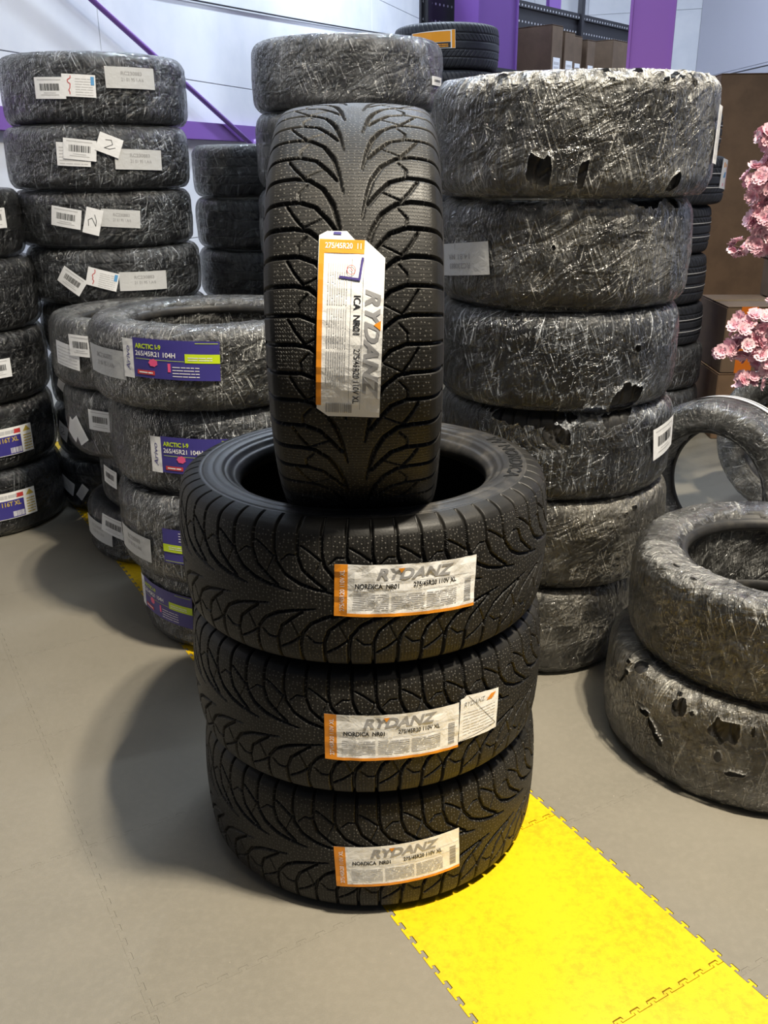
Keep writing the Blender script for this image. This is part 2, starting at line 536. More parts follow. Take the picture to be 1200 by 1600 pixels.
def film_mesh(name, matr, seed, R=R0, H=H0, nu=500, nv=96, holes=(), amp=1.0, bunch=None, off=0.006, inner=0.262):
    """closed film shell round the whole tyre; holes=[(deg, z, half_w, half_h, tilt)] on the outer face"""
    h = H/2 - 0.001
    P = [(R+off, 0), (R+off-.001, .30*H), (R+off-.006, .385*H), (R+off-.016, .445*H), (R-.022, h*.975), (R-.040, h), (R-.066, h*1.0),
         (inner+.035, h-.003), (inner+.017, h-.010), (inner+.005, h-.022), (inner-.001, h-.042), (inner+.004, h*.35)]
    P = P + [(inner+.006, 0)] + [(r, -z) for r, z in P[:0:-1]]
    P = np.array(P)
    for _ in range(2):
        Q = np.roll(P, -1, 0)
        P = np.stack([.75*P+.25*Q, .25*P+.75*Q], 1).reshape(-1, 2)
    Pc = np.concatenate([P, P[:1]])
    s = np.concatenate([[0], np.cumsum(np.hypot(*np.diff(Pc, axis=0).T))])
    si = np.linspace(0, s[-1], nv+1)[:-1]
    r = np.interp(si, s, Pc[:, 0]); z = np.interp(si, s, Pc[:, 1])
    tr = np.roll(r, -1) - np.roll(r, 1); tz = np.roll(z, -1) - np.roll(z, 1)
    L = np.hypot(tr, tz); nr, nz = tz/L, -tr/L
    N = Noise(seed)
    U = (np.arange(nu)/nu)[:, None] + 0*si[None]
    Vp = (si/s[-1])[None] + 0*U
    w = 0.02*N(U, Vp, 9, 7)
    k1 = round(2.4*N.r.rand()+1)
    d = 0
    for (a, b, am, shr) in ((95, 6, 1.6, 3), (120, 9, 1.2, -4), (48, 5, 2.2, 2), (160, 14, 0.8, 6), (30, 8, 2.5, 0)):
        n = N(U + w + 0, Vp, a, b) if shr == 0 else N(U + w + shr*Vp/ a * 2, Vp, a, b)
        d = d + am*(1 - np.abs(2*n-1))**2*0.001
    d = d + 0.002*N(U, Vp, 14, 8)
    d = (d - 0.0035)*amp
    d = np.maximum(d, -0.004)
    att = np.zeros((nu, nv))
    tear = np.zeros((nu, nv))
    contact = np.clip((np.abs(z) - (h - .006))/.004, 0, 1)[None]
    ins = (r < inner + .03)[None]
    d = d*(1 - .85*contact) + np.where(ins, d*0.6, 0)
    ang = (U*360)
    keep = np.ones((nu, nv), bool)
    if bunch is not None:
        for (a0, a1, z0, z1, st) in bunch:
            am = ((ang - a0) % 360) < ((a1 - a0) % 360 if (a1-a0) % 360 else 360)
            zc = np.clip((z - z0)/0.02, 0, 1)*np.clip((z1 - z)/0.02, 0, 1)*(r > inner+.02)
            nn = N(U, Vp, 150, 40)
            e = am*zc[None]*np.clip(nn*1.8-.35, 0, 1)*st
            att = np.maximum(att, e)
            d = d + e*0.006*N(U, Vp, 220, 60)
    outer = (r > R - .07)
    for (deg, zz, hw, hh, tilt) in holes:
        da = (ang - deg + 180) % 360 - 180
        x = np.radians(da)*R; y = (z - (zz - H/2))[None]
        # past the shoulder use arc position
        ys = np.where(r < R - .01, np.sign(z)*(np.abs(z)) + np.sign(z)*(R - .01 - r), z)
        y = (ys - (zz - H/2))[None]
        ct, st = math.cos(tilt), math.sin(tilt)
        a_, b_ = (x*ct + y*st)/hw, (-x*st + y*ct)/hh
        jag = 0.75 + 0.6*N(U, Vp, 170, 34)
        m = np.hypot(a_, b_)/jag
        m = np.where(outer[None], m, 9)
        cut = m < .55
        tear = np.maximum(tear, np.clip(2 - m, 0, 1))
        kf = cut & np.roll(cut, -1, 0) & np.roll(cut, -1, 1) & np.roll(np.roll(cut, -1, 0), -1, 1)
        keep &= ~kf
        rim = np.clip(1.7 - m, 0, .7)*(m < 1.7)
        d = d + rim*0.007
        att = np.maximum(att, np.clip(1.45 - m, 0, 1)*0.9*(m < 1.45))
    a = (np.arange(nu)/nu*2*np.pi)[:, None]
    rr = r[None] + nr[None]*d; zz_ = z[None] + nz[None]*d + H/2
    zz_ = np.clip(zz_, 0.0005, H - 0.0005)
    V = np.stack([rr*np.cos(a), rr*np.sin(a), zz_], -1)
    uv = (np.arange(nu+1)/nu*2*np.pi*R, np.linspace(0, s[-1], nv+1))
    return grid_mesh(name, V, matr, uv, closed_u=True, closed_v=True, attr=att, hole=tear,
                     keep=None if keep.all() else keep)


FILM = [film_mesh('plastic_wrap', M['film'], 11 + k, nu=440, nv=84, amp=a) for k, a in enumerate((1.0, .8, 1.2))]


def add_body(root, kind, R, H, film):
    """tread, sidewalls, liner under an Empty; local z up from the underside"""
    t = {'front': 'tread_front', 'vee': 'tread_vee', 'rib': 'tread_rib'}[kind]
    up, lo = ('side_up', 'side_lo') if kind == 'front' else ('side_up2', 'side_lo2')
    for nm, me in (('tread', t), ('sidewall', up), ('sidewall', lo), ('inner_liner', 'liner')):
        o = link(nm, ME[me], root)
        s = (R - (0.003 if film else 0))/R0
        hz = (H - (0.014 if film else 0.0005))/H0
        o.scale = (s, s, hz)
        o.location.z = 0.007 if film else 0.00025


def add_film(root, me, R, H, rz=0.0, matr=None, own=False):
    o = link('plastic_wrap', me, root)
    if not own:
        o.scale = (R/R0, R/R0, H/H0)
        o.rotation_euler.z = rz
    if matr:
        o.material_slots[0].link = 'OBJECT'
        o.material_slots[0].material = matr
    return o


# ------------------------------------------------------------------ lettering and labels
_tc = {}


def text_faces(s, size=1.0, bold=0.0, shear=0.0):
    """returns (verts Nx2, faces) of a text with origin at left baseline, cap height ~= size"""
    key = (s, bold, shear)
    if key not in _tc:
        c = bpy.data.curves.new('lettering', 'FONT')
        c.body = s; c.size = 1.0; c.offset = bold; c.shear = shear; c.resolution_u = 3
        c.fill_mode = 'FRONT'
        o = bpy.data.objects.new('lettering', c)
        COL.objects.link(o)
        dg = bpy.context.evaluated_depsgraph_get(); dg.update()
        me = o.evaluated_get(dg).to_mesh()
        V = np.array([v.co[:2] for v in me.vertices]) if len(me.vertices) else np.zeros((0, 2))
        F = [tuple(p.vertices) for p in me.polygons]
        o.evaluated_get(dg).to_mesh_clear()
        bpy.data.objects.remove(o); bpy.data.curves.remove(c)
        _tc[key] = (V, F)
    V, F = _tc[key]
    return V*size/0.72, F


def fit_text(s, x0, y0, w, h, bold=0.0, shear=0.0, rot=0.0):
    """text stretched to a w x h box whose lower-left is (x0,y0) (before rot about that corner)"""
    V, F = text_faces(s, 1.0, bold, shear)
    lo, hi = V.min(0), V.max(0)
    V = (V - lo)/(hi - lo)*[w, h]
    c, q = math.cos(rot), math.sin(rot)
    V = np.stack([V[:, 0]*c - V[:, 1]*q + x0, V[:, 0]*q + V[:, 1]*c + y0], -1)
    return V, F


def rect(x0, y0, x1, y1):
    return np.array([(x0, y0), (x1, y0), (x1, y1), (x0, y1)], float), [(0, 1, 2, 3)]


def poly(pts):
    return np.array(pts, float), [tuple(range(len(pts)))]


def line(pts, w):
    V, F = [], []
    for (a, b) in zip(pts, pts[1:]):
        a, b = np.array(a, float), np.array(b, float)
        t = (b-a)/np.linalg.norm(b-a); n = np.array([-t[1], t[0]])*w/2
        k = len(V)
        V += [a-n-t*w/3, b-n+t*w/3, b+n+t*w/3, a+n-t*w/3]; F.append((k, k+1, k+2, k+3))
    return np.array(V), F


def fine_lines(x0, y0, x1, y1, n, rnd, frac=.45):
    V, F = [], []
    dy = (y1-y0)/n
    for i in range(n):
        y = y0 + dy*i
        x = x0
        while x < x1:
            w = rnd.uniform(.008, .03)
            xe = min(x+w, x1)
            k = len(V)
            V += [(x, y), (xe, y), (xe, y+dy*frac), (x, y+dy*frac)]; F.append((k, k+1, k+2, k+3))
            x = xe + rnd.uniform(.001, .003)
    return np.array(V), F


def barcode(x0, y0, x1, y1, rnd, vertical=False):
    V, F = [], []
    a0, a1 = (y0, y1) if vertical else (x0, x1)
    a = a0
    while a < a1:
        w = rnd.choice((.0008, .0014, .0022))*(a1-a0)/.045
        k = len(V)
        e = min(a+w, a1)
        V += ([(x0, a), (x1, a), (x1, e), (x0, e)] if vertical else [(a, y0), (e, y0), (e, y1), (a, y1)])
        F.append((k, k+1, k+2, k+3))
        a = e + rnd.choice((.0008, .0016))*(a1-a0)/.045
    return np.array(V), F


def cat_faces(*sh):
    V, F, k = [], [], 0
    for v, f in sh:
        V.append(v); F += [tuple(i+k for i in q) for q in f]; k += len(v)
    return np.concatenate(V), F


def cut_grid(V, F, step):
    """split a flat shape at every step so that it can follow a curve"""
    bm = bmesh.new()
    vs = [bm.verts.new((x, y, 0)) for x, y in V]
    for f in F:
        try: bm.faces.new([vs[i] for i in f])
        except ValueError: pass
    for ax in (0, 1):
        lo, hi = V[:, ax].min(), V[:, ax].max()
        x = math.ceil((lo+1e-6)/step)*step
        while x < hi - 1e-6:
            co = [0, 0, 0]; no = [0, 0, 0]; co[ax] = x; no[ax] = 1
            bmesh.ops.bisect_plane(bm, geom=bm.verts[:]+bm.edges[:]+bm.faces[:], plane_co=co, plane_no=no)
            x += step
    bmesh.ops.triangulate(bm, faces=[f for f in bm.faces if len(f.verts) > 4])
    return bm


def put_label(parent, name, sheet, prints, ang, z, R, off, tilt=0.0, crinkle=0.0, seed=1, sheet_mat=None, step=.012,
              label=None, mapper=None):
    """sheet: shape; prints: [(name, shape, mat, layer)] -> paper part with print sub-parts, wrapped on radius R"""
    rs = np.random.RandomState(seed)
    ph = rs.rand(6, 4)

    def crk(x, y):
        v = 0.0
        for q in ph:
            v += math.sin((x*math.cos(q[0]*3.1) + y*math.sin(q[0]*3.1))*(60 + 220*q[1]) + q[2]*6.28)*(.3+.7*q[3])
        return v/6*crinkle

    ct, st = math.cos(tilt), math.sin(tilt)

    def mp(x, y, layer):
        if mapper: return mapper(x, y, layer)
        X, Y = x*ct - y*st, x*st + y*ct
        r = R + off + crk(x, y) + layer*0.0005
        a = math.radians(ang) + X/R
        return (r*math.cos(a), r*math.sin(a), z + Y)

    def build(nm, sh, m, layer, par):
        bm = cut_grid(sh[0], sh[1], step)
        for v in bm.verts: v.co = mp(v.co.x, v.co.y, layer)
        bmesh.ops.recalc_face_normals(bm, faces=bm.faces[:])
        return link(nm, bm_mesh(nm, bm, m), par)
    p = build(name, sheet, sheet_mat or M['paper'], 0, parent)
    if label: p['label'] = label
    for nm, sh, m, layer in prints:
        q = build(nm, sh, m, layer, p)
        if nm in ('fine_print', 'barcode'): q['kind'] = 'stuff'
    return p


RL = random.Random(3)


def rydanz_prints(full=True, cover=None):
    x0, x1, y0, y1 = -.131, .131, -.050, .050
    fn = cat_faces(fine_lines(-.098, -.036, -.035, -.004, 9, RL), fine_lines(-.030, -.036, .030, -.004, 9, RL),
                   fine_lines(.034, -.036, .092, -.004, 9, RL))
    brand = fit_text('RYDANZ', -.058, .022, .142, .021, .038, .28)
    tri = poly([(-.020, .0435), (-.008, .0435), (-.0145, .0345)])
    mod = fit_text('NORDICA  NR01', -.095, .0042, .077, .0096, .032)
    blk = fit_text('275/45R20 110V XL', .008, .0062, .082, .0096, .026)
    bord = cat_faces(rect(x0, y0, x0+.023, y1), rect(x0+.023, y0, x1, y0+.006))
    side = fit_text('275/45R20 110V XL', x0+.018, y0+.010, .080, .0085, .012, 0, math.pi/2)
    bc = barcode(.108, -.036, .122, .010, RL, True)
    gl = cat_faces(line([(x0+.026, .018), (x1-.003, .018)], .0006), line([(x0+.026, 0), (x1-.003, 0)], .0006))
    return [('orange_border', bord, M['orange'], 1), ('brand_lettering', brand, M['silver'], 1), ('accent_mark', tri, M['orange'], 2),
            ('model_lettering', mod, M['ink'], 1), ('size_lettering', blk, M['ink'], 1), ('side_lettering', side, M['white'], 2), ('fine_print', fn, M['fine'], 1),
            ('barcode', bc, M['silver'], 1), ('rule_line', gl, M['silver'], 1)]


SHEET = rect(-.131, -.050, .131, .050)


def barcode_label(root, R, off, ang, z, tilt=0.0, seed=1, w=.12, h=.075, nm='barcode_label'):
    pr = [('barcode', barcode(-w*.32, -h*.12, w*.32, h*.20, random.Random(seed)), M['ink'], 1),
          ('fine_print', cat_faces(rect(-w*.40, h*.36, w*.38, h*.40), rect(-w*.2, -h*.24, w*.2, -h*.21), rect(-w*.3, -h*.34, w*.3, -h*.30)), M['fine'], 1)]
    return put_label(root, nm, rect(-w/2, -h/2, w/2, h/2), pr, ang, z, R, off, tilt, .0006, seed, M['paper_crisp'])


def code_label(root, R, off, ang, z, tilt=0.0, seed=1, w=.195, h=.075, flip=False, t1='RC230883', t2='21 01 95 1.A/6'):
    a = fit_text(t1, -w*.20, h*.12, w*.42, h*.17, .012)
    b = fit_text(t2, -w*.20, -h*.16, w*.45, h*.16, .006)
    sh = cat_faces(a, b)
    if flip: sh = (-sh[0], sh[1])
    return put_label(root, 'code_label', rect(-w/2, -h/2, w/2, h/2), [('lettering', sh, M['silver'], 1)], ang, z, R, off, tilt,
                     .0006, seed, M['paper_dull'])


def note_label(root, R, off, ang, z, tilt=0.0, seed=1, w=.10, h=.07, red=False, digit=None):
    pr = []
    rn = random.Random(seed)
    if red:
        V = [(-w*.28 + rn.uniform(-.5, .5)*w*.10, h*(.42 - .09*k)) for k in range(10)]
        pr.append(('handwriting', line(V, .0028), M['red_ink'], 2))
        pr.append(('fine_print', fine_lines(-w*.1, -h*.42, w*.42, h*.40, 7, rn, .3), M['fine'], 1))
        pr.append(('corner_print', rect(w*.36, h*.05, w*.46, h*.42), M['sky'], 2))
    if digit:
        pr.append(('handwriting', line([(-w*.2, h*.2), (w*.02, h*.28), (w*.12, h*.08), (-w*.16, -h*.22), (w*.05, -h*.20), (w*.26, -h*.04)], .0022), M['ink'], 1))
    if not pr:
        pr.append(('fine_print', fine_lines(-w*.42, -h*.42, w*.42, h*.40, 6, rn, .3), M['fine'], 1))
    return put_label(root, 'note_label', rect(-w/2, -h/2, w/2, h/2), pr, ang, z, R, off, tilt, .0006, seed, M['paper_crisp'])


# ------------------------------------------------------------------ floor
FL = mat('floor_vinyl', (0.26, 0.24, 0.205), 0.42)
t = NT(FL)
oc = t.n('ShaderNodeNewGeometry').outputs['Position']
n1 = t.noise(oc, 1.3, 4, 0.6); n2 = t.noise(oc, 60, 4, 0.6); n3 = t.noise(oc, 480, 2, 0.5)
c = t.mixc(t.ramp(n1, .3, .7), (0.160, 0.147, 0.118), (0.195, 0.178, 0.143))
c = t.mixc(t.math('MULTIPLY', t.ramp(n2, .4, .7), .25), c, (0.225, 0.205, 0.165))
t.l(c, t.b.inputs['Base Color'])
spk = t.ramp(t.noise(oc, 95, 1, .5), .80, .84)
t.l(t.mixc(spk, c, (.38, .34, .27)), t.b.inputs['Base Color'])
t.l(t.bump(n3, .45, .0012), t.b.inputs['Normal'])
t.l(t.math('ADD', t.math('MULTIPLY', n2, .2), .36), t.b.inputs['Roughness'])
FY = mat('floor_vinyl_yellow', (0.85, 0.62, 0.01), 0.45)
t = NT(FY)
oc = t.n('ShaderNodeNewGeometry').outputs['Position']
n2 = t.noise(oc, 55, 6, 0.75); n1 = t.noise(oc, 5, 3, .5)
c = t.mixc(t.math('MULTIPLY', t.ramp(t.math('ADD', t.math('MULTIPLY', n2, .7), t.math('MULTIPLY', n1, .35)), .46, .68), .75), (0.66, 0.425, 0.001), (0.43, 0.27, 0.001))
t.l(c, t.b.inputs['Base Color'])
t.l(t.bump(t.noise(oc, 480, 2), .4, .001), t.b.inputs['Normal'])
SUB = mat('subfloor', (0.05, 0.047, 0.042), 0.8)

PHI = -0.52722
EU = np.array([math.sin(PHI), math.cos(PHI)])
EN = np.array([math.cos(PHI), -math.sin(PHI)])
NOFF, S0 = 0.7449, 0.2929


def edge_teeth(inset=0.0):
    """teeth along a 0.5 m edge: list of (along, out)"""
    n = 12; p = .5/n; out = []
    g = inset
    for k in range(n):
        c = (k+.5)*p
        nk, hd, d1, d2 = .0048, .0108, .0048, .0102
        out += [(c-nk+g, 0), (c-nk+g, d1+g), (c-hd+g, d1+g), (c-hd+g+.0016, d2-g), (c+hd-g-.0016, d2-g), (c+hd-g, d1+g), (c+nk-g, d1+g), (c+nk-g, 0)]
    return out


def tile_mesh(name, m, g):
    e = edge_teeth(g)
    # local frame: x along u, y along n
    pts = []
    pts += [(g, g)]
    # bottom edge y=0 : teeth of the neighbour poke in -> follow shifted line with opposite gap
    en = edge_teeth(-g)
    for a, o in en: pts.append((a, o + g))
    pts += [(.5-g, g)]
    for a, o in e: pts.append((.5 - g + o, a))
    pts += [(.5-g, .5-g)]
    for a, o in e[::-1]: pts.append((a, .5 - g + o))
    pts += [(g, .5-g)]
    for a, o in en[::-1]: pts.append((o + g, a))
    bm = bmesh.new()
    vs = [bm.verts.new((x, y, 0)) for x, y in pts]
    f = bm.faces.new(vs)
    if f.normal.z < 0 or True:
        bm.normal_update()
        if f.normal.z < 0: f.normal_flip()
    r = bmesh.ops.extrude_face_region(bm, geom=[f])
    bmesh.ops.translate(bm, verts=[v for v in r['geom'] if isinstance(v, bmesh.types.BMVert)], vec=(0, 0, -.005))
    # keep top face: extrude moved the copy down, original stays
    bmesh.ops.recalc_face_normals(bm, faces=bm.faces[:])
    bmesh.ops.triangulate(bm, faces=[q for q in bm.faces if len(q.verts) > 4])
    return bm_mesh(name, bm, m)


floor = box('floor', (1.0, 6.0, -0.0225), (16, 18, 0.035), SUB)
tag(floor, 'grey interlocking vinyl tile floor crossed by a yellow strip', None, None, 'structure')
TG = tile_mesh('grey_tile', FL, .00012)
TY = tile_mesh('yellow_tile', FY, .0007)
rot = math.atan2(EU[1], EU[0])
for jn in range(-8, 9):
    for iu in range(-2, 18):
        yel = (jn == 0)
        u0 = S0 - 1 + iu*.5 + (.5/12 if yel else 0)
        n0 = NOFF + jn*.5
        cc = EU*(u0+.25) + EN*(n0+.25)
        if not (-2.6 < cc[0] < 3.0 and .55 < cc[1] < 6.6): continue
        if abs(cc[0]) > .55*cc[1] + .75: continue
        o = link('yellow_tile' if yel else 'grey_tile', TY if yel else TG, floor)
        # mirror y because EN is to the right of EU
        Mx = Matrix(((EU[0], EN[0], 0, EU[0]*u0+EN[0]*n0), (EU[1], EN[1], 0, EU[1]*u0+EN[1]*n0), (0, 0, 1, 0), (0, 0, 0, 1)))
        o.matrix_world = Mx
farf = box('floor', (1.0, 10.5, -0.0025), (12, 7.0, 0.0049), FL)
tag(farf, 'grey floor far behind the tyre stacks', None, None, 'structure')

# ------------------------------------------------------------------ walls
WALL = mat('wall_panel_white', (0.66, 0.70, 0.78), 0.55)
t = NT(WALL)
oc = t.n('ShaderNodeNewGeometry').outputs['Position']
t.l(t.mixc(t.ramp(t.noise(oc, 2.2, 4, .6), .3, .75), (0.76, 0.77, 0.80), (0.66, 0.68, 0.73)), t.b.inputs['Base Color'])
WALLG = mat('wall_panel_grey', (0.62, 0.62, 0.70), 0.6)
PUR = mat('purple_paint', (0.20, 0.09, 0.37), 0.42)
PUR_LIT = mat('purple_paint_lit', (0.36, 0.15, 0.53), 0.42)  # same purple paint, brightness of a nearby lamp put into the colour
BLK = mat('black_steel', (0.012, 0.012, 0.016), 0.5)
SEAM = mat('wall_seam', (0.35, 0.37, 0.42), 0.7)


def wall(name, p0, p1, z0, z1, m, rows, cols, gap=.004):
    p0, p1 = np.array(p0, float), np.array(p1, float)
    L = np.linalg.norm(p1-p0); a = math.atan2(p1[1]-p0[1], p1[0]-p0[0])
    n = np.array([math.sin(a), -math.cos(a)])      # right of the direction
    c = (p0+p1)/2 - n*0.06
    back = box(name, (c[0], c[1], (z0+z1)/2), (L, .08, z1-z0), SEAM, None, a)
    tag(back, None, None, None, 'structure')
    bm = bmesh.new()
    w, h = L/cols - gap, (z1-z0)/rows - gap
    box_bm(bm, (0, 0, 0), (w, .02, h), 0, .002)
    me = bm_mesh('wall_panel', bm, m)
    for i in range(cols):
        for j in range(rows):
            q = p0 + (p1-p0)*(i+.5)/cols - n*0.010
            o = link('wall_panel', me, back, (q[0], q[1], z0 + (z1-z0)*(j+.5)/rows))
            o.rotation_euler = (0, 0, a)
    return back


Ldir = np.array([.332, .943])


def lw(y): return np.array([(-3.41 + .332*y)/.943, y])


wl = wall('wall_left', lw(1.5), lw(14.3), 0, 5.0, WALL, 5, 3)
wl['label'] = 'white panelled side wall with a purple rail'
cor = np.array([4.16, 13.3])
wb = wall('wall_back', lw(14.3), cor, 0, 5.0, WALL, 3, 4)
wb['label'] = 'white back wall behind the purple columns'
wr = wall('wall_right', cor, (4.7, 1.5), 0, 5.0, WALLG, 2, 3)
wr['label'] = 'pale grey wall behind the cartons on the right'


def along_left(y0, y1, z0, z1, d0, d1, name, m):
    a, b = lw(y0), lw(y1)
    n = np.array([.943, -.332])
    c = (a+b)/2 + n*(d0+d1)/2
    L = np.linalg.norm(b-a)
    return box(name, (c[0], c[1], (z0+z1)/2), (L, d1-d0, z1-z0), m, None, math.atan2(Ldir[1], Ldir[0]), .003)


rail = along_left(1.6, 13.9, 1.632, 1.742, .002, .06, 'wall_rail', PUR)
tag(rail, 'long horizontal purple steel rail fixed along the white wall', 'rail')
nn = np.array([.943, -.332])
bm = bmesh.new()
a, b = lw(5.1), lw(7.35)
a2 = a + nn*.085; b2 = b + nn*.085
tube_bm(bm, [(a2[0], a2[1], 2.52), (b2[0], b2[1], 1.60)], .017, 12)
box_bm(bm, (b2[0], b2[1], 1.60), (.05, .05, .10), 0, .004)
tag(link('brace_rod', bm_mesh('brace_rod', bm, PUR, True)), 'thin diagonal purple brace rod in front of the white wall', 'rod')
bm = bmesh.new()
pts = []
for k in range(13):
    y = 5.5 + k*.65; q = lw(y) + nn*.012
    pts.append((q[0], q[1], 2.41 + (y-5.5)*.068 - .03*math.sin(k/12*math.pi)))
tube_bm(bm, pts, .006, 6)
tag(link('wall_cable', bm_mesh('wall_cable', bm, BLK, True)), 'thin dark cable strung along the top of the white wall', 'cable')
bm = bmesh.new()
tube_bm(bm, [(4.15, 12.4, 2.46), (4.20, 10.8, 2.45), (4.28, 9.0, 2.43)], .007, 6)
tag(link('wall_cable', bm_mesh('wall_cable', bm, BLK, True)), 'thin dark cable on the pale grey wall above the cartons', 'cable')


def h_column(loc, rz, w, d, m, label, name='steel_column', hgt=5.0):
    r = empty(name, loc, rz)
    tag(r, label, 'column', 'purple steel columns')
    box('flange', (0, -d/2, hgt/2), (w, .02, hgt), m, r, 0, .002)
    box('flange', (0, d/2, hgt/2), (w, .02, hgt), m, r, 0, .002)
    box('web', (0, 0, hgt/2), (.014, d-.02, hgt), m, r)
    box('base_plate', (0, 0, .01), (w+.08, d+.08, .02), m, r, 0, .002)
    return r


def box_column(loc, rz, w, d, m, label):
    r = empty('steel_column', loc, rz)
    tag(r, label, 'column', 'purple steel columns')
    box('shaft', (0, 0, 2.5), (w, d, 5.0), m, r, 0, .006)
    box('corner_bead', (-w/2-.002, -d/2-.002, 2.5), (.018, .018, 5.0), m, r, 0, .002)
    box('corner_bead', (w/2+.002, -d/2-.002, 2.5), (.018, .018, 5.0), m, r, 0, .002)
    box('base_plate', (0, 0, .008), (w+.1, d+.1, .016), m, r, 0, .002)
    return r


c1 = box_column((.79, 7.75, 0), .50, .34, .34, PUR, 'wide purple column behind the plain tyres with the orange label')
c2 = box_column((1.64, 6.15, 0), -.35, .24, .18, PUR_LIT, 'pinkish purple column in front of the black storage rack')
c3 = h_column((2.05, 12.2, 0), .1, .14, .14, PUR, 'narrow distant purple column above the cartons on the rack')

# ------------------------------------------------------------------ storage rack and cartons
rk = empty('storage_rack', (1.75, 8.9, 0), math.atan2(2.32, 1.98))
tag(rk, 'black perforated steel storage rack holding cartons behind the columns', 'rack')
PERF = mat('perforated_black', (0.012, 0.012, 0.016), .5)
t = NT(PERF)
oc = t.n('ShaderNodeTexCoord').outputs['Object']
sp = t.n('ShaderNodeSeparateXYZ'); t.l(oc, sp.inputs[0])
fx = t.math('SUBTRACT', t.math('FRACT', t.math('DIVIDE', sp.outputs[0], .05)), .5)
fz = t.math('SUBTRACT', t.math('FRACT', t.math('DIVIDE', sp.outputs[2], .115)), .5)
dd = t.math('SQRT', t.math('ADD', t.math('POWER', t.math('MULTIPLY', fx, .05), 2), t.math('POWER', t.math('MULTIPLY', fz, .115), 2)))
t.l(t.mixc(t.math('SUBTRACT', 1.0, t.ramp(dd, .007, .010)), (.012, .012, .016), (.42, .43, .46)), t.b.inputs['Base Color'])  # pale dots painted on for light coming through the perforations
pp = box('back_panel', (0, .25, 2.42), (3.9, .02, .56), PERF, rk)
for x in (-1.9, .37, 1.60):
    box('post', (x, .22, 1.75), (.05, .05, 3.5), BLK, rk, 0, .003)
box('shelf', (0, 0, 2.12), (3.9, .5, .03), BLK, rk, 0, .003)
box('shelf', (0, 0, 1.1), (3.9, .5, .03), BLK, rk, 0, .003)
box('top_rail', (0, .23, 2.71), (3.9, .03, .05), PERF, rk, 0, .002)


def carton_mat(name, col):
    m = mat(name, col, .75); t = NT(m)
    oc = t.n('ShaderNodeTexCoord').outputs['Object']
    d = tuple(x*.75 for x in col)
    t.l(t.mixc(t.ramp(t.noise(oc, 7, 5, .6), .35, .7), col, d), t.b.inputs['Base Color'])
    w = t.n('ShaderNodeTexWave'); w.inputs['Scale'].default_value = 90; t.l(oc, w.inputs['Vector'])
    t.l(t.bump(w.outputs[0], .15, .001), t.b.inputs['Normal'])
    return m


CT = carton_mat('cardboard', (0.145, 0.095, 0.058))
CT2 = carton_mat('cardboard_brown', (0.175, 0.105, 0.058))
TAPE = mat('packing_tape', (0.22, 0.16, 0.09), .25)
OTAPE = mat('orange_tape', (0.62, 0.16, 0.015), .3)


def carton(loc, size, rz, m, label, group=None, tape=None, sticker=False, marks=None, tape_w=.05):
    """box with body, two top flaps, tape; loc = centre of the base; front = local -y"""
    r = empty('carton', loc, rz)
    tag(r, label, 'carton', group)
    w, d, h = size
    box('body', (0, 0, h/2-.003), (w, d, h-.006), m, r, 0, .004)
    box('flap', (0, -d/4-.0005, h-.002), (w-.004, d/2-.003, .004), m, r, 0, .0008)
    box('flap', (0, d/4+.0005, h-.002), (w-.004, d/2-.003, .004), m, r, 0, .0008)
    tp = box('tape', (0, 0, h+.0006), (w, tape_w, .0008), TAPE, r)
    if tape: box('tape', (tape, -d/2-.0008, h/2), (.09, .0012, h), OTAPE, r)['label'] = 'wide orange tape'
    if sticker:
        s = box('sticker', (0, -d/2-.0008, h*.22), (w*.62, .0012, h*.26), M['paper_crisp'], r)
        box('print', (0, -d/2-.0018, h*.24), (w*.45, .0008, h*.05), M['fine'], s)
        box('print', (0, -d/2-.0018, h*.15), (w*.45, .0008, h*.04), M['fine'], s)
    if marks:
        for (tx, x, z, tw, th) in marks:
            V, F = fit_text(tx, x, z, tw, th, .01)
            bm = bmesh.new()
            vs = [bm.verts.new((a, -d/2-.0012, b)) for a, b in V]
            for f in F: bm.faces.new([vs[i] for i in f])
            link('lettering', bm_mesh('lettering', bm, M['ink']), r)
    return r


ca = math.atan2(2.32, 1.98)
for k, (lx, w, dy) in enumerate(((-.80, .17, 0), (-.60, .17, .0), (-.41, .14, .03), (-.24, .14, .0))):
    p = Matrix.Rotation(ca, 2) @ Vector((lx, -.02 + dy))
    carton((1.75+p.x, 8.9+p.y, 2.136), (w, .44, (.36, .33, .32, .30)[k]), ca, CT,
           ('first brown carton on the rack shelf, next to the wide purple column', 'second brown carton with a white sticker on the rack shelf',
            'third brown carton with a white sticker on the rack shelf', 'fourth and rightmost stickered carton of the rack shelf row')[k],
           'cartons in a row on the rack shelf', None, True)
p = Matrix.Rotation(ca, 2) @ Vector((.42, -.02))
carton((1.75+p.x, 8.9+p.y, 2.136), (.55, .44, .34), ca, CT, 'wide plain brown carton on the rack beside the pinkish purple column')

carton((2.62, 6.15, 0), (1.15, .35, 1.96), -.05, CT2, 'very tall plain brown carton standing behind the pink blossoms')
carton((2.36, 5.20, .375), (.98, .5, .36), -.04, CT, 'brown carton with a wide orange tape band, second from the floor', None, -.37, False,
       None)
carton((2.36, 5.20, 0), (1.0, .52, .372), -.04, CT2, 'brown carton on the floor under the orange taped one', None, None, False,
       [("Q'TY", -.18, .19, .13, .04)])
cw = carton((2.50, 5.22, .741), (.60, .4, .30), -.04, CT, 'smaller shiny wrapped carton on top of the orange taped carton')
SHR = mat('carton_wrap', (.32, .25, .22), .18)
for k in range(4):
    box('wrap_band', (0, -.2012 - .0006*k, .04+.07*k), (.598, .001, .06), SHR, cw)

# ------------------------------------------------------------------ the fresh tyres at the front


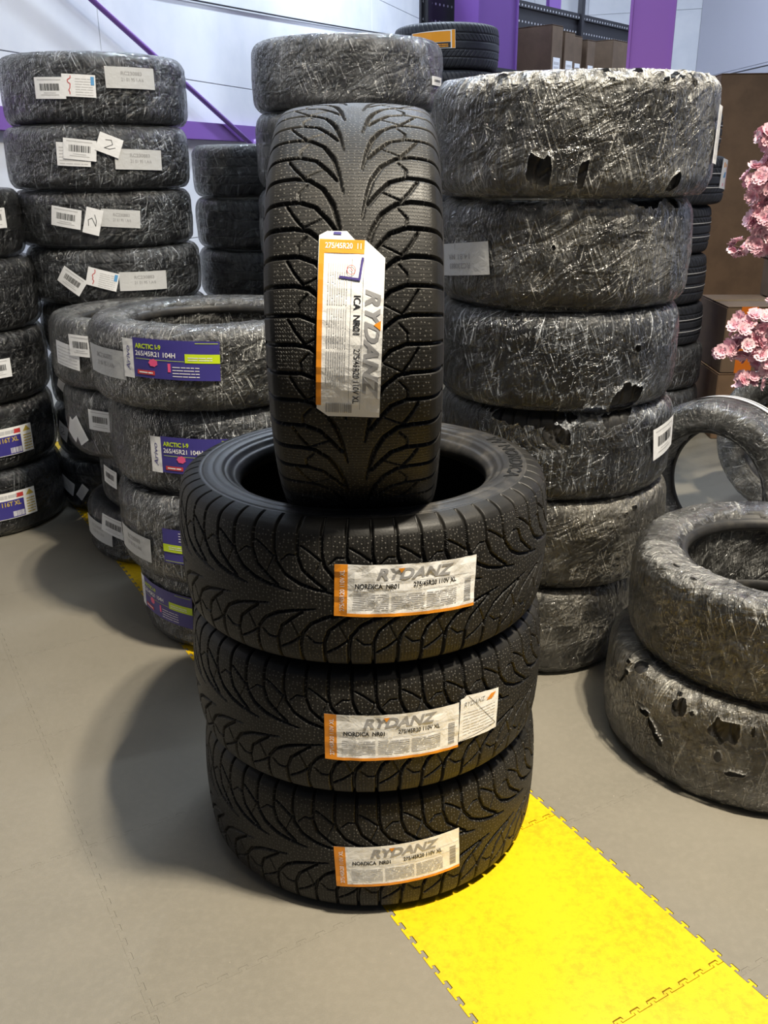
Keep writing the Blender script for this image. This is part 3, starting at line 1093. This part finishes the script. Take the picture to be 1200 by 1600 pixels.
def fresh_tyre(x, y, z, R, H, label, rot=None):
    r = empty('tyre', (x, y, z))
    tag(r, label, 'tyre')
    add_body(r, 'front', R, H, False)
    return r


T1 = fresh_tyre(-.037, 1.852, 0, .388, .300, 'black winter tyre with a white label at the bottom of the front stack')
T2 = fresh_tyre(-.040, 1.833, .301, .387, .291, 'black winter tyre with two paper labels, middle of the front stack')
T3 = fresh_tyre(-.043, 1.821, .593, .386, .291, 'black winter tyre with a white label, topmost lying one of the front stack')
put_label(T1, 'paper_label', SHEET, rydanz_prints(), -80.6, .136, .388, .0012, .038, .0010, 5)
put_label(T2, 'paper_label', SHEET, rydanz_prints(), -81.7, .151, .387, .0012, -.01, .0018, 6)
put_label(T3, 'paper_label', SHEET, rydanz_prints(), -77.2, .167, .386, .0012, -.036, .0026, 7)
sm = cat_faces(fit_text('RYDANZ', -.040, .028, .052, .010, .01, .25))
put_label(T2, 'receipt_label', poly([(-.048, -.047), (.048, -.047), (.048, .043), (.0, .049), (-.036, .053), (-.040, .049), (-.048, .047)]),
          [('lettering', sm, M['silver'], 1), ('accent_mark', poly([(.016, .026), (.030, .026), (.040, .038), (.026, .038)]), M['orange'], 1),
           ('handwriting', line([(-.030, .050), (.044, -.034), (-.046, -.046)], .0009), M['ink'], 1),
           ('fine_print', fine_lines(-.040, -.034, .040, .020, 8, RL, .18), M['fine'], 1)],
          -55.0, .157, .387, .0022, -.03, .0016, 9, M['paper'])


def sidewall_text(root, s, ang0, r_in, r_out, z, width_deg, m, reverse=True, name='raised_lettering', h=.0010):
    V, F = fit_text(s, 0, 0, 1, 1, .02)
    bm = cut_grid(V, F, .08)
    r = bmesh.ops.extrude_face_region(bm, geom=bm.faces[:])
    bmesh.ops.translate(bm, verts=[v for v in r['geom'] if isinstance(v, bmesh.types.BMVert)], vec=(0, 0, 1))
    for v in bm.verts:
        a = math.radians(ang0 - v.co.x*width_deg)
        rr = r_in + v.co.y*(r_out-r_in)
        v.co = (rr*math.cos(a), rr*math.sin(a), z + v.co.z*h)
    bmesh.ops.recalc_face_normals(bm, faces=bm.faces[:])
    return link(name, bm_mesh(name, bm, m), root)


TOPZ = .2905
sidewall_text(T3, 'NORDICA', 16, .304, .331, TOPZ-.0004, 40, M['raised'], h=.0014)
sidewall_text(T3, 'VV', 28, .302, .332, TOPZ-.0004, 9, M['raised'], name='raised_emblem', h=.0014)

ST = fresh_tyre(-.045, 1.788, 1.181, .386, .288, 'black winter tyre standing upright in the hole of the front stack')
# origin of the tyre mesh is its underside: turn the axle to world +X and recentre
ST.rotation_euler = (0, math.pi/2, 0)
ST.location = (-.045 - .144, 1.788, 1.175)
st_sheet = poly([(-.140, -.052), (-.147, -.040), (-.148, -.010), (-.134, .003), (-.134, .020), (-.108, .050), (.141, .050), (.141, -.032), (.128, -.050)])


def stand_prints():
    pr = rydanz_prints()
    out = []
    for nm, sh, m, ly in pr:
        if nm == 'size_lettering':
            sh = fit_text('275/45R20 110V XL', .030, .0062, .088, .0100, .014)
        if nm == 'model_lettering': sh = fit_text('ICA  NR01', -.050, .0042, .058, .0110, .018)
        if nm == 'brand_lettering': sh = fit_text('RYDANZ', -.060, .022, .170, .024, .038, .28)
        if nm == 'accent_mark': sh = poly([(-.014, .047), (.001, .047), (-.007, .036)])
        if nm == 'orange_border': sh = cat_faces(rect(-.134, -.051, -.113, .018), rect(-.113, -.051, .122, -.043))
        if nm == 'side_lettering': sh = fit_text('275/45R20  11', -.120, -.042, .055, .009, .012, 0, math.pi/2)
        if nm == 'barcode': sh = barcode(.118, -.036, .134, .006, RL, True)
        out.append((nm, sh, m, ly))
    out.append(('marker_line', line([(-.106, .016), (-.074, .012), (-.077, -.018)], .0035), M['purple_ink'], 3))
    ring = [(-.088 + .007*math.cos(a), -.001 + .0065*math.sin(a)) for a in np.linspace(0, 6.283, 17)]
    out.append(('stamp', cat_faces(line(ring, .0009), line([(-.091, -.003), (-.088, .0), (-.086, .002)], .001)), M['red_ink'], 3))
    out.append(('corner_print', rect(-.146, -.030, -.142, -.018), M['label_blue'], 2))
    return out


put_label(ST, 'paper_label', st_sheet, stand_prints(), -90 - 7.0, .144 - .005, .386, .0012, -.045, .0016, 12)

# ------------------------------------------------------------------ wrapped tyres


def wrapped(x, y, z, R, H, label, group=None, kind='rib', film=None, fm=None, own=None, rz=None):
    r = empty('wrapped_tyre' if film is not None or own else 'tyre', (x, y, z))
    tag(r, label, 'tyre', group)
    fl = film is not None or own is not None
    add_body(r, kind, R, H, fl)
    if own is not None: add_film(r, own, R, H, 0, fm, True)
    elif film is not None: add_film(r, FILM[film], R, H, RND.uniform(0, 6.28) if rz is None else rz, fm)
    return r


# ---- far left stack at the frame edge
A = [(-1.805, 3.845, .0, .354, .282), (-1.811, 3.858, .282, .353, .278), (-1.805, 3.851, .560, .354, .284),
     (-1.805, 3.859, .844, .354, .278), (-1.829, 3.853, 1.122, .353, .263)]
AL = ['wrapped tyre with a blue label on the floor at the left edge', 'wrapped tyre with a blue label, second from the floor at the left edge',
      'wrapped tyre with a white slip, third from the floor at the left edge', 'dark wrapped tyre, second from the top at the left edge',
      'dark wrapped tyre on top of the stack at the left edge']
AT = [wrapped(*a, AL[i], 'wrapped tyres at the left edge', 'rib', i % 3, M['film_dark']) for i, a in enumerate(A)]


def blue_label(root, R, ang, z, tilt):
    w, h = .27, .115
    pr = [('blue_panel', rect(-w/2+.002, -h*.48, w*.30, h*.20), M['label_blue'], 1),
          ('lettering', fit_text('116T XL', -.01, -h*.02, .078, .020, .02), M['gold'], 2),
          ('title_lettering', fine_lines(-.06, h*.28, .055, h*.42, 1, RL, .9), M['fine'], 1),
          ('side_print', fine_lines(w*.34, -h*.42, w*.48, h*.20, 6, RL, .4), M['gold'], 1),
          ('badge', poly([(w*.34, h*.26), (w*.41, h*.46), (w*.48, h*.26)]), M['gold'], 1),
          ('emblem', rect(.052, h*.26, .082, h*.42), M['red_ink'], 1),
          ('barcode', barcode(.03, -h*.44, .078, -h*.24, RL), M['white'], 2)]
    put_label(root, 'size_label', rect(-w/2, -h/2, w/2, h/2), pr, ang, z, R, .0125, tilt, .0006, 4)


blue_label(AT[0], .354, -52.0, .139, 0.0)
blue_label(AT[1], .353, -47.0, .123, 0.0)
barcode_label(AT[2], .354, 0.01600, -44, .149, 0, 3)
barcode_label(AT[4], .353, 0.01600, -26, .155, 0, 4)

# ---- tall stack at the left
B = [(-1.178, 4.174, .0, .362, .235), (-1.162, 4.187, .235, .361, .228), (-1.152, 4.179, .463, .361, .232), (-1.163, 4.183, .695, .361, .228),
     (-1.183, 4.175, .923, .361, .227), (-1.201, 4.171, 1.150, .361, .224), (-1.199, 4.158, 1.374, .366, .242), (-1.187, 4.165, 1.617, .363, .256)]
BN = ['on the floor, bottom of the tall left stack', 'second from the floor in the tall left stack', 'third from the floor in the tall left stack',
      'fourth from the floor in the tall left stack, half hidden', 'with three slips, fourth from the top of the tall left stack',
      'with three slips, third from the top of the tall left stack', 'with a slip marked 2, second from the top of the tall left stack',
      'with a red scribbled slip, topmost of the tall left stack']
BT = [wrapped(*b, 'wrapped tyre ' + BN[i], 'wrapped tyres in the tall left stack', 'rib', (i+1) % 3, M['film'] if i > 3 else M['film_dark']) for i, b in enumerate(B)]
barcode_label(BT[7], .363, 0.0150, -100.3, .124, -.02, 1)
note_label(BT[7], .363, 0.0130, -83.2, .131, -.05, 2, .12, .078, True)
code_label(BT[7], .363, .0120, -52.6, .162, 0, 3)
barcode_label(BT[6], .366, 0.0160, -84.6, .149, -.11, 4)
note_label(BT[6], .366, 0.0130, -88.7, .132, -.05, 5, .125, .085)
note_label(BT[6], .366, 0.0180, -67.7, .165, -.38, 6, .088, .07, False, '2')
code_label(BT[6], .366, .0120, -50, .112, -.03, 7)
barcode_label(BT[5], .361, 0.0150, -98.4, .123, -.17, 8)
note_label(BT[5], .361, 0.0170, -82.1, .108, 1.30, 9, .10, .062, False, '2')
code_label(BT[5], .361, .0120, -65.3, .116, -.08, 10, .15, .068)
barcode_label(BT[4], .361, 0.0170, -102.7, .103, -.62, 11, .11, .072)
note_label(BT[4], .361, 0.0150, -83.3, .110, -.28, 12, .12, .072, True)
code_label(BT[4], .361, .0120, -57.7, .096, -.02, 13)
note_label(BT[2], .361, 0.0150, -128.7, .112, -.5, 14, .08, .055)
note_label(BT[1], .361, 0.0150, -134.8, .127, -.4, 15, .075, .075, False, '4')
note_label(BT[0], .362, 0.0140, -132.3, .119, -.35, 16, .10, .065)
note_label(BT[0], .362, 0.0150, -116.8, .103, .9, 17, .075, .04)

# ---- stack behind, between the tall left stack and the standing tyre
CN = ['on the floor', 'second from the floor', 'third from the floor', 'fourth from the floor', 'fourth from the top', 'third from the top with shiny film',
      'second from the top', 'topmost']
CT_ = []
z = 0
for i in range(7):
    h = .2215
    CT_.append(wrapped(-.530, 4.52, z, .335, h, 'dark wrapped tyre, ' + ['on the floor', 'second from the floor', 'third from the floor', 'middle one',
               'third from the top', 'second from the top', 'topmost'][i] + ' of the rear stack left of the standing tyre',
               'wrapped tyres in the rear left stack', 'rib', i % 3, M['film_dark'])); z += h

# ---- grey wrapped stack right behind the standing tyre
FN = ['on the floor', 'second from the floor', 'third from the floor', 'fourth from the floor', 'fifth from the floor', 'second from the top', 'topmost, above the standing tyre,']
z = 0
for i in range(7):
    h = (1.649/6) if i < 6 else .246
    if i == 5: pass
    R = .36
    ft = wrapped(-.13 + (.004 if i % 2 else 0), 3.894, z, R, h, 'grey film wrapped tyre, ' + FN[i] + ' of the stack behind the standing tyre',
                 'grey wrapped tyres behind the standing tyre', 'rib', i % 3, M['film_grey'])
    z += h
barcode_label(ft, .36, .011, -22.7, .101, 0, 21, .10, .03)

# ---- the blue labelled stack
EE = [(-.459, 2.913, .0, .370, .260), (-.489, 2.864, .260, .372, .277), (-.507, 2.910, .537, .371, .264), (-.531, 2.886, .801, .373, .243)]
EN_ = ['wrapped tyre with a purple label on the floor, bottom of the purple label stack', 'wrapped tyre with white and purple labels, second from the floor of the purple label stack',
       'wrapped tyre with a purple size label, second from the top of the purple label stack', 'wrapped tyre with a large purple label on top of its stack, hole visible']
ET = [wrapped(*e, EN_[i], 'wrapped tyres of the purple label stack', 'rib', (i+2) % 3, M['film_light'] if i == 3 else M['film']) for i, e in enumerate(EE)]


def arctic(root, R, ang, z, tilt=0.0, flip=False, part=None):
    w, h = .245, .110
    x0 = -w/2
    pr = [('model_lettering', fit_text('ARCTIC I-9', x0+.008, .026, .078, .014, .03), M['lime'], 2),
          ('size_lettering', fit_text('265/45R21 104H', x0+.008, .006, .118, .014, .015), M['white'], 2),
          ('lime_band', rect(x0+.152, -.006, w/2, .019), M['lime'], 2),
          ('band_lettering', fine_lines(x0+.160, .001, x0+.225, .014, 2, RL, .35), M['white'], 3),
          ('rule_line', cat_faces(rect(x0+.008, -.003, x0+.15, -.0018), rect(x0+.18, .048, w/2-.004, .0495)), M['lime'], 2),
          ('pink_badge', poly([(x0+.062+.012*math.cos(a)*(1+.2*(k % 2)), -.011+.010*math.sin(a)*(1+.2*(k % 2))) for k, a in enumerate(np.linspace(0, 5.9, 14))]), M['pink'], 2),
          ('pink_badge', rect(x0+.104, -.034, x0+.112, -.010), M['pink'], 2),
          ('orange_tab', rect(x0+.012, -.046, x0+.066, -.034), M['red_ink'], 2),
          ('tab_lettering', fine_lines(x0+.018, -.042, x0+.060, -.036, 1, RL, .6), M['white'], 3),
          ('fine_print', fine_lines(x0+.117, -.046, x0+.19, -.012, 4, RL, .25), M['white'], 2)]
    for q in pr: pass
    fl = -1 if flip else 1
    pr = [(n, (s[0]*[fl, fl] if flip else s[0], s[1]), m, l) for n, s, m, l in pr]
    p = put_label(root, 'size_label', rect(x0, -h/2, w/2, h/2), pr, ang, z, R, .0125, tilt, .0006, 30, M['label_blue'], label='purple blue size label')
    s = put_label(root, 'edge_label', rect(-.018, -h/2, .018, h/2), [('lettering', fit_text('Arivo', .006, -.035, .07, .014, 0, .2, math.pi/2), M['label_blue'], 1)],
                  ang - math.degrees((w/2+.018)/R)*(1 if not flip else -1), z, R, .0128, tilt, .0006, 31, M['paper_crisp'])
    return p


arctic(ET[3], .373, -96.9, .156, -.04)
arctic(ET[2], .371, -93.0, .132, -.02)
arctic(ET[1], .372, -98.0, .136, -.01, True)
arctic(ET[0], .370, -131.0, .149, -.03)
code_label(ET[3], .373, .0120, -135.6, .133, -.02, 33, .19, .082)
code_label(ET[1], .372, .0120, -139.0, .107, -.04, 34, .18, .078)
note_label(ET[0], .370, .0160, -106.0, .160, 1.45, 35, .105, .045)

# ---- half hidden short stack
DD = [(-.871, 3.574, .0, .344, .217), (-.790, 3.545, .217, .342, .231), (-.883, 3.515, .448, .347, .258), (-.907, 3.516, .706, .347, .254)]
DN = ['wrapped tyre on the floor beside the purple label stack, with a grey slip', 'wrapped tyre with one slip, second from the floor, left of the purple label stack',
      'wrapped tyre with a torn slip, second from the top, left of the purple label stack', 'wrapped tyre with bunched film and slips, topmost left of the purple label stack']
DT = [wrapped(*d, DN[i], 'wrapped tyres in the short stack', 'rib', i % 3, M['film_light'] if i == 3 else M['film']) for i, d in enumerate(DD)]
barcode_label(DT[3], .347, 0.0150, -115, .168, -.03, 41, .10, .075)
note_label(DT[3], .347, 0.0120, -127.7, .127, -.12, 42, .13, .085)
barcode_label(DT[2], .347, 0.0150, -112.2, .157, -.05, 43, .10, .075)
note_label(DT[2], .347, 0.0150, -131, .105, -1.0, 44, .10, .055)
note_label(DT[2], .347, 0.0130, -139, .10, -.5, 46, .07, .07)
barcode_label(DT[1], .342, 0.0150, -135.6, .138, -.15, 45, .09, .07)
barcode_label(DT[0], .344, 0.0160, -118.6, .163, -.22, 47, .12, .075)
code_label(DT[0], .344, .0120, -136.9, .122, -.08, 48, .19, .08)

# ---- big torn-film stack on the right
HH = [(.485, 2.736, .0, .328, .284), (.534, 2.757, .284, .350, .275), (.529, 2.754, .559, .346, .263), (.516, 2.735, .822, .343, .273),
      (.521, 2.738, 1.095, .348, .280), (.525, 2.731, 1.375, .377, .294)]
HN = ['dusty wrapped tyre on the floor, bottom of the big right stack', 'dusty wrapped tyre, second from the floor of the big right stack',
      'wrapped tyre with torn dark band and white slip, third from floor, big right stack', 'wrapped tyre, third from the top of the big right stack',
      'cloudy wrapped tyre with grey code slip, second from top of the big right stack', 'largest cloudy wrapped tyre with torn film, topmost of the big right stack']
rh = random.Random(5)
holes5 = [(-111.6, .068, .030, .030, .9), (-95.8, .062, .011, .026, -.2), (-57.9, .040, .011, .020, -.6), (-128, .283, .020, .007, 0), (-100, .30, .012, .005, 0)]
holes5 += [(rh.uniform(-92, -48), rh.uniform(.262, .325), rh.uniform(.006, .014), rh.uniform(.003, .007), rh.uniform(-.4, .4)) for _ in range(26)]
hole_sets = {5: holes5,
             4: [(-64, .277, .055, .022, .15), (-104, .165, .006, .006, 0), (-47, .262, .015, .012, 0)],
             3: [(-62, .175, .009, .008, 0), (-66, .04, .045, .030, .5), (-80, .012, .03, .010, 0), (-118, .262, .01, .005, 0)],
             2: [(-112, .250, .10, .022, 0), (-70, .250, .05, .018, .3), (-100, .205, .035, .022, -.3)],
             1: [(-58, .245, .010, .005, 0), (-63, .235, .006, .005, 0)], 0: []}
bun5 = [(215, 345, .095, .16, .95)]
bunchs = {5: bun5, 4: [(250, 330, .10, .15, .55)], 3: [(200, 350, .12, .15, .25)], 2: [(240, 330, .09, .15, .35)], 1: [(200, 350, .11, .15, .35)], 0: [(200, 350, .11, .15, .35)]}
HT = []
for i, hdat in enumerate(HH):
    fm = film_mesh('plastic_wrap', M['film_warm'], 60+i, hdat[3], hdat[4], 600 if i == 5 else 480, 100, hole_sets[i], 1.3 if i > 3 else 1.0, bunchs[i])
    HT.append(wrapped(*hdat, HN[i], 'wrapped tyres in the big right stack', 'vee', None,
                      (M['film_dusty'], M['film_dusty'], M['film'], M['film'], M['film_warm'], M['film_warm'])[i], fm))
code_label(HT[4], .348, .0120, -150, .122, .10, 51, .22, .085, True, 'RC230883', '14.81 MR')
barcode_label(HT[2], .346, 0.0160, -38.5, .159, .15, 52, .13, .095)
note_label(HT[5], .377, 0.0160, -28.5, .150, 1.5, 53, .14, .05)

# ---- low stack at the right front
KK = [(.994, 2.125, .0, .382, .279), (1.037, 2.126, .279, .380, .263)]
kh = [(-161.5, .275, .018, .018, .5), (-151.8, .178, .010, .008, 0), (-154, .176, .007, .006, 0), (-148.5, .155, .020, .008, -.9), (-145, .128, .016, .007, -1.0),
      (-138.8, .236, .019, .017, 0), (-133.5, .238, .006, .004, 0), (-140, .268, .007, .007, 0), (-121.6, .222, .032, .023, .2), (-123, .148, .006, .014, 0),
      (-117, .116, .022, .006, .2), (-167.9, .214, .022, .004, .9), (-166, .24, .008, .006, 0), (-113, .235, .004, .012, 0), (-168, .262, .008, .005, 0)]
k1 = film_mesh('plastic_wrap', M['film_dusty'], 81, .382, .279, 700, 128, kh, 1.0, [(170, 290, .115, .15, .45)])
k2 = film_mesh('plastic_wrap', M['film_warm'], 82, .380, .263, 620, 116, [(-150, .275, .013, .006, 0), (-163, .29, .012, .006, 0)], 1.0, [(170, 290, .10, .15, .30)])
wrapped(*KK[0], 'dusty wrapped tyre with torn holes on the floor at the right edge', 'low stack at the right', 'vee', None, M['film_dusty'], k1)
wrapped(*KK[1], 'shiny wrapped tyre with an open hole, lying on top of the low right stack', 'low stack at the right', 'vee', None, M['film_warm'], k2)

# ---- tyres standing on edge behind the low stack


def standing(cx, cy, R, H, yaw, lean, label, film, fm):
    r = wrapped(0, 0, 0, R, H, label, 'wrapped tyres standing on edge', 'vee', film, fm, rz=.3)
    # tyre axle along local z -> horizontal, pointing to heading yaw; lean tips the top
    Rm = Matrix.Rotation(yaw, 4, 'Z') @ Matrix.Rotation(math.pi/2 + lean, 4, 'X')
    zc = (R+.004)*math.cos(lean) + H/2*abs(math.sin(lean))
    r.matrix_world = Matrix.Translation((cx, cy, zc)) @ Rm @ Matrix.Translation((0, 0, -H/2))
    return r


J1 = standing(1.235, 3.20, .322, .23, -.80, -.06, 'wrapped tyre standing on edge nearest, behind the low right stack', 1, M['film_warm'])
J2 = standing(1.80, 3.78, .335, .23, -.80, -.06, 'second wrapped tyre standing on edge, under the pink blossoms', 2, M['film_warm'])
for J, R in ((J1, .322), (J2, .335)):
    for ang, z, wd, m in ((95, .065, .62, M['white']), (92, .09, .55, M['paper_dull'])):
        put_label(J, 'edge_label', rect(-wd/2, -.004, wd/2, .004) if m is M['white'] else rect(-wd/2, -.012, wd/2, .012), [], ang, z, R, .011, 0, .0003, 5, m)

# ---- far stack between the big stack and the cartons
II = [(1.475, 5.19, .0, .327, .29), (1.475, 5.193, .290, .327, .241), (1.462, 5.197, .531, .327, .222), (1.447, 5.177, .753, .327, .256),
      (1.452, 5.199, 1.009, .326, .246), (1.500, 5.196, 1.255, .326, .241), (1.450, 5.189, 1.496, .327, .220)]
IN = ['wrapped tyre on the floor, bottom of the far right stack', 'wrapped tyre, second from the floor of the far right stack',
      'bare patterned tyre just above the wrapped ones in the far right stack', 'bare patterned tyre, middle of the far right stack',
      'bare patterned tyre, third from the top of the far right stack', 'bare tyre with a colourful sticker, second from the top of the far right stack',
      'bare tyre on top of the far right stack behind the largest wrapped tyre']
IT = []
for i, d in enumerate(II):
    IT.append(wrapped(*d, IN[i], 'tyres in the far right stack', 'rib' if i < 2 else 'vee' if False else 'rib', i if i < 2 else None, M['film'] if i < 2 else None))
LINE = {}
for q in range(2, 7):
    sc_ = II[q][4]
    for zz in (.36, .64):
        link('marking_line', lathe('marking_line', [(.3265, sc_*zz-.002), (.3275, sc_*zz), (.3265, sc_*zz+.002)], M['fine'], 96), IT[q])
st = put_label(IT[5], 'sticker', rect(-.055, -.072, .055, .072),
               [('print', cat_faces(rect(-.03, .03, -.015, .055), rect(.0, .035, .02, .05)), M['amber'], 1), ('print', poly([(-.025, -.02), (.015, -.015), (.02, .012), (-.01, .008)]), M['sky'], 1),
                ('print', cat_faces(rect(.035, -.06, .043, .04), rect(-.02, -.06, -.01, -.045)), M['pink'], 1)],
               -33, .150, .326, .002, -.1, .0003, 61, M['paper_crisp'])

# ---- bare tyres behind, with the orange label
z = 0
GN = ['bottom', 'second', 'third', 'fourth', 'fifth', 'sixth', 'second from the top', 'topmost with an orange label']
for i in range(8):
    h = 2.032/7 if i < 7 else .273
    gt = wrapped(.436, 6.749, z, .350, h, ('bare ribbed tyre, ' + GN[i] + ', far stack by the wide purple column'), 'bare tyres in the far stack', 'rib')
    z += h
put_label(gt, 'paper_label', poly([(-.165, -.045), (.125, -.050), (.125, .056), (-.165, .050)]),
          [('amber_panel', rect(-.160, -.012, .095, .048), M['amber'], 1), ('edge_band', rect(.103, -.048, .123, .054), M['amber'], 1),
           ('dark_panel', rect(-.15, -.046, .095, -.014), M['ink'], 1), ('lettering', fine_lines(-.10, -.040, .08, -.018, 2, RL, .5), M['amber'], 2)],
          -104.9, .163, .350, .002, .03, .0006, 62, M['paper'])

# ------------------------------------------------------------------ blossom tree
PET = mat('blossom_petal', (.80, .38, .46), .6)
t = NT(PET)
oi = t.n('ShaderNodeObjectInfo')
tcx = t.n('ShaderNodeTexCoord')
ln = t.n('ShaderNodeVectorMath'); ln.operation = 'LENGTH'; t.l(tcx.outputs['Object'], ln.inputs[0])
c = t.mixc(oi.outputs['Random'], (.88, .66, .70), (.80, .46, .53))
c = t.mixc(t.ramp(ln.outputs['Value'], .002, .016), (.78, .32, .42), c)
t.l(c, t.b.inputs['Base Color'])
t.b.inputs['Subsurface Weight'].default_value = .15
t.b.inputs['Subsurface Radius'].default_value = (.01, .006, .006)
BRK = mat('branch_bark', (.07, .04, .03), .8)
STM = mat('blossom_stamen', (.75, .6, .25), .6)


def blossom_mesh(seed):
    r = random.Random(seed)
    bm = bmesh.new()
    for layer, (n, R, up) in enumerate(((5, .021, .35), (4, .014, .9))):
        for k in range(n):
            a = 2*math.pi*k/n + r.uniform(-.2, .2) + layer*.5
            w = R*.52
            ring = []
            for (f, ww, lift) in ((.08, .15, 0), (.45, .85, .35), (.8, 1.0, .6), (1.0, .45, .55)):
                for s in (-1, 0, 1):
                    x = R*f*(1.0 if s else (1.06 if f < 1 else .86)); y = w*ww*s
                    zz = R*up*lift*f + (abs(s)*R*.14) + r.uniform(-1, 1)*.0012
                    ring.append(bm.verts.new((x*math.cos(a)-y*math.sin(a), x*math.sin(a)+y*math.cos(a), zz)))
            for i in range(3):
                for j in range(2):
                    bm.faces.new((ring[i*3+j], ring[i*3+3+j], ring[i*3+4+j], ring[i*3+1+j]))
    return bm_mesh('blossom', bm, PET, True)


BL = [blossom_mesh(k) for k in range(4)]
TX, TY_ = 2.30, 4.35
tree = empty('blossom_tree', (TX, TY_, 0))
tag(tree, 'artificial tree with pale pink blossom clusters at the right edge', 'tree')
bm = bmesh.new()
tube_bm(bm, [(0, 0, 0), (.02, -.02, .5), (-.01, 0, 1.0), (.03, .02, 1.5), (0, 0, 2.0)], [.045, .04, .035, .03, .02], 10)
link('trunk', bm_mesh('trunk', bm, BRK, True), tree)
rb = random.Random(21)
# clusters in world coordinates: (x, y, z, rx, ry, rz, count)
clusters = [(1.53, 3.52, 1.43, .07, .06, .07, 16), (1.53, 3.50, .74, .07, .06, .07, 15), (1.445, 3.55, 1.47, .05, .06, .045, 14), (1.49, 3.55, 1.40, .05, .06, .05, 14), (1.44, 3.55, 1.305, .065, .07, .075, 34), (1.50, 3.55, 1.27, .07, .07, .09, 32),
            (1.46, 3.55, 1.18, .05, .07, .05, 24), (1.50, 3.56, 1.10, .08, .07, .045, 28), (1.385, 3.55, 1.085, .035, .05, .025, 9),
            (1.52, 3.45, .86, .04, .06, .05, 12), (1.46, 3.45, .80, .08, .07, .045, 28), (1.385, 3.44, .775, .025, .04, .025, 5), (1.43, 3.45, .715, .07, .07, .045, 26),
            (1.34, 3.44, .700, .03, .04, .025, 7), (1.49, 3.44, .66, .07, .07, .04, 22), (1.45, 3.42, .59, .05, .05, .02, 9), (1.40, 3.42, .585, .02, .03, .012, 3)]
bark = []
for (cx, cy, cz, rx, ry, rz_, n) in clusters:
    s = Vector((0, 0, max(.2, cz - .45))) ; e = Vector((cx-.045-TX, cy-TY_, cz+(.075 if cz > 1 else .095)))
    mid = s*.45 + e*.55 + Vector((rb.uniform(-.03, .03), rb.uniform(-.03, .03), .10))
    bm = bmesh.new()
    tube_bm(bm, [s, mid, e, e + (e-mid).normalized()*rx], [.010, .007, .004, .002], 6)
    br = link('branch', bm_mesh('branch', bm, BRK, True), tree)
    for k in range(int(n*1.0)):
        d = Vector((rb.gauss(0, 1), rb.gauss(0, 1), rb.gauss(0, 1))).normalized()
        q = rb.uniform(.55, 1.0)
        o = link('blossom', BL[rb.randrange(4)], br)
        o.location = (cx-.045-TX + d.x*rx*q, cy-TY_ + d.y*ry*q, cz+(.075 if cz > 1 else .095) + d.z*rz_*q)
        dd = (d + Vector((rb.uniform(-.5, .5), rb.uniform(-.9, .1), rb.uniform(-.3, .6)))).normalized()
        o.rotation_euler = dd.to_track_quat('Z', 'Y').to_euler()
        sc = rb.uniform(1.0, 1.55); o.scale = (sc, sc, sc)
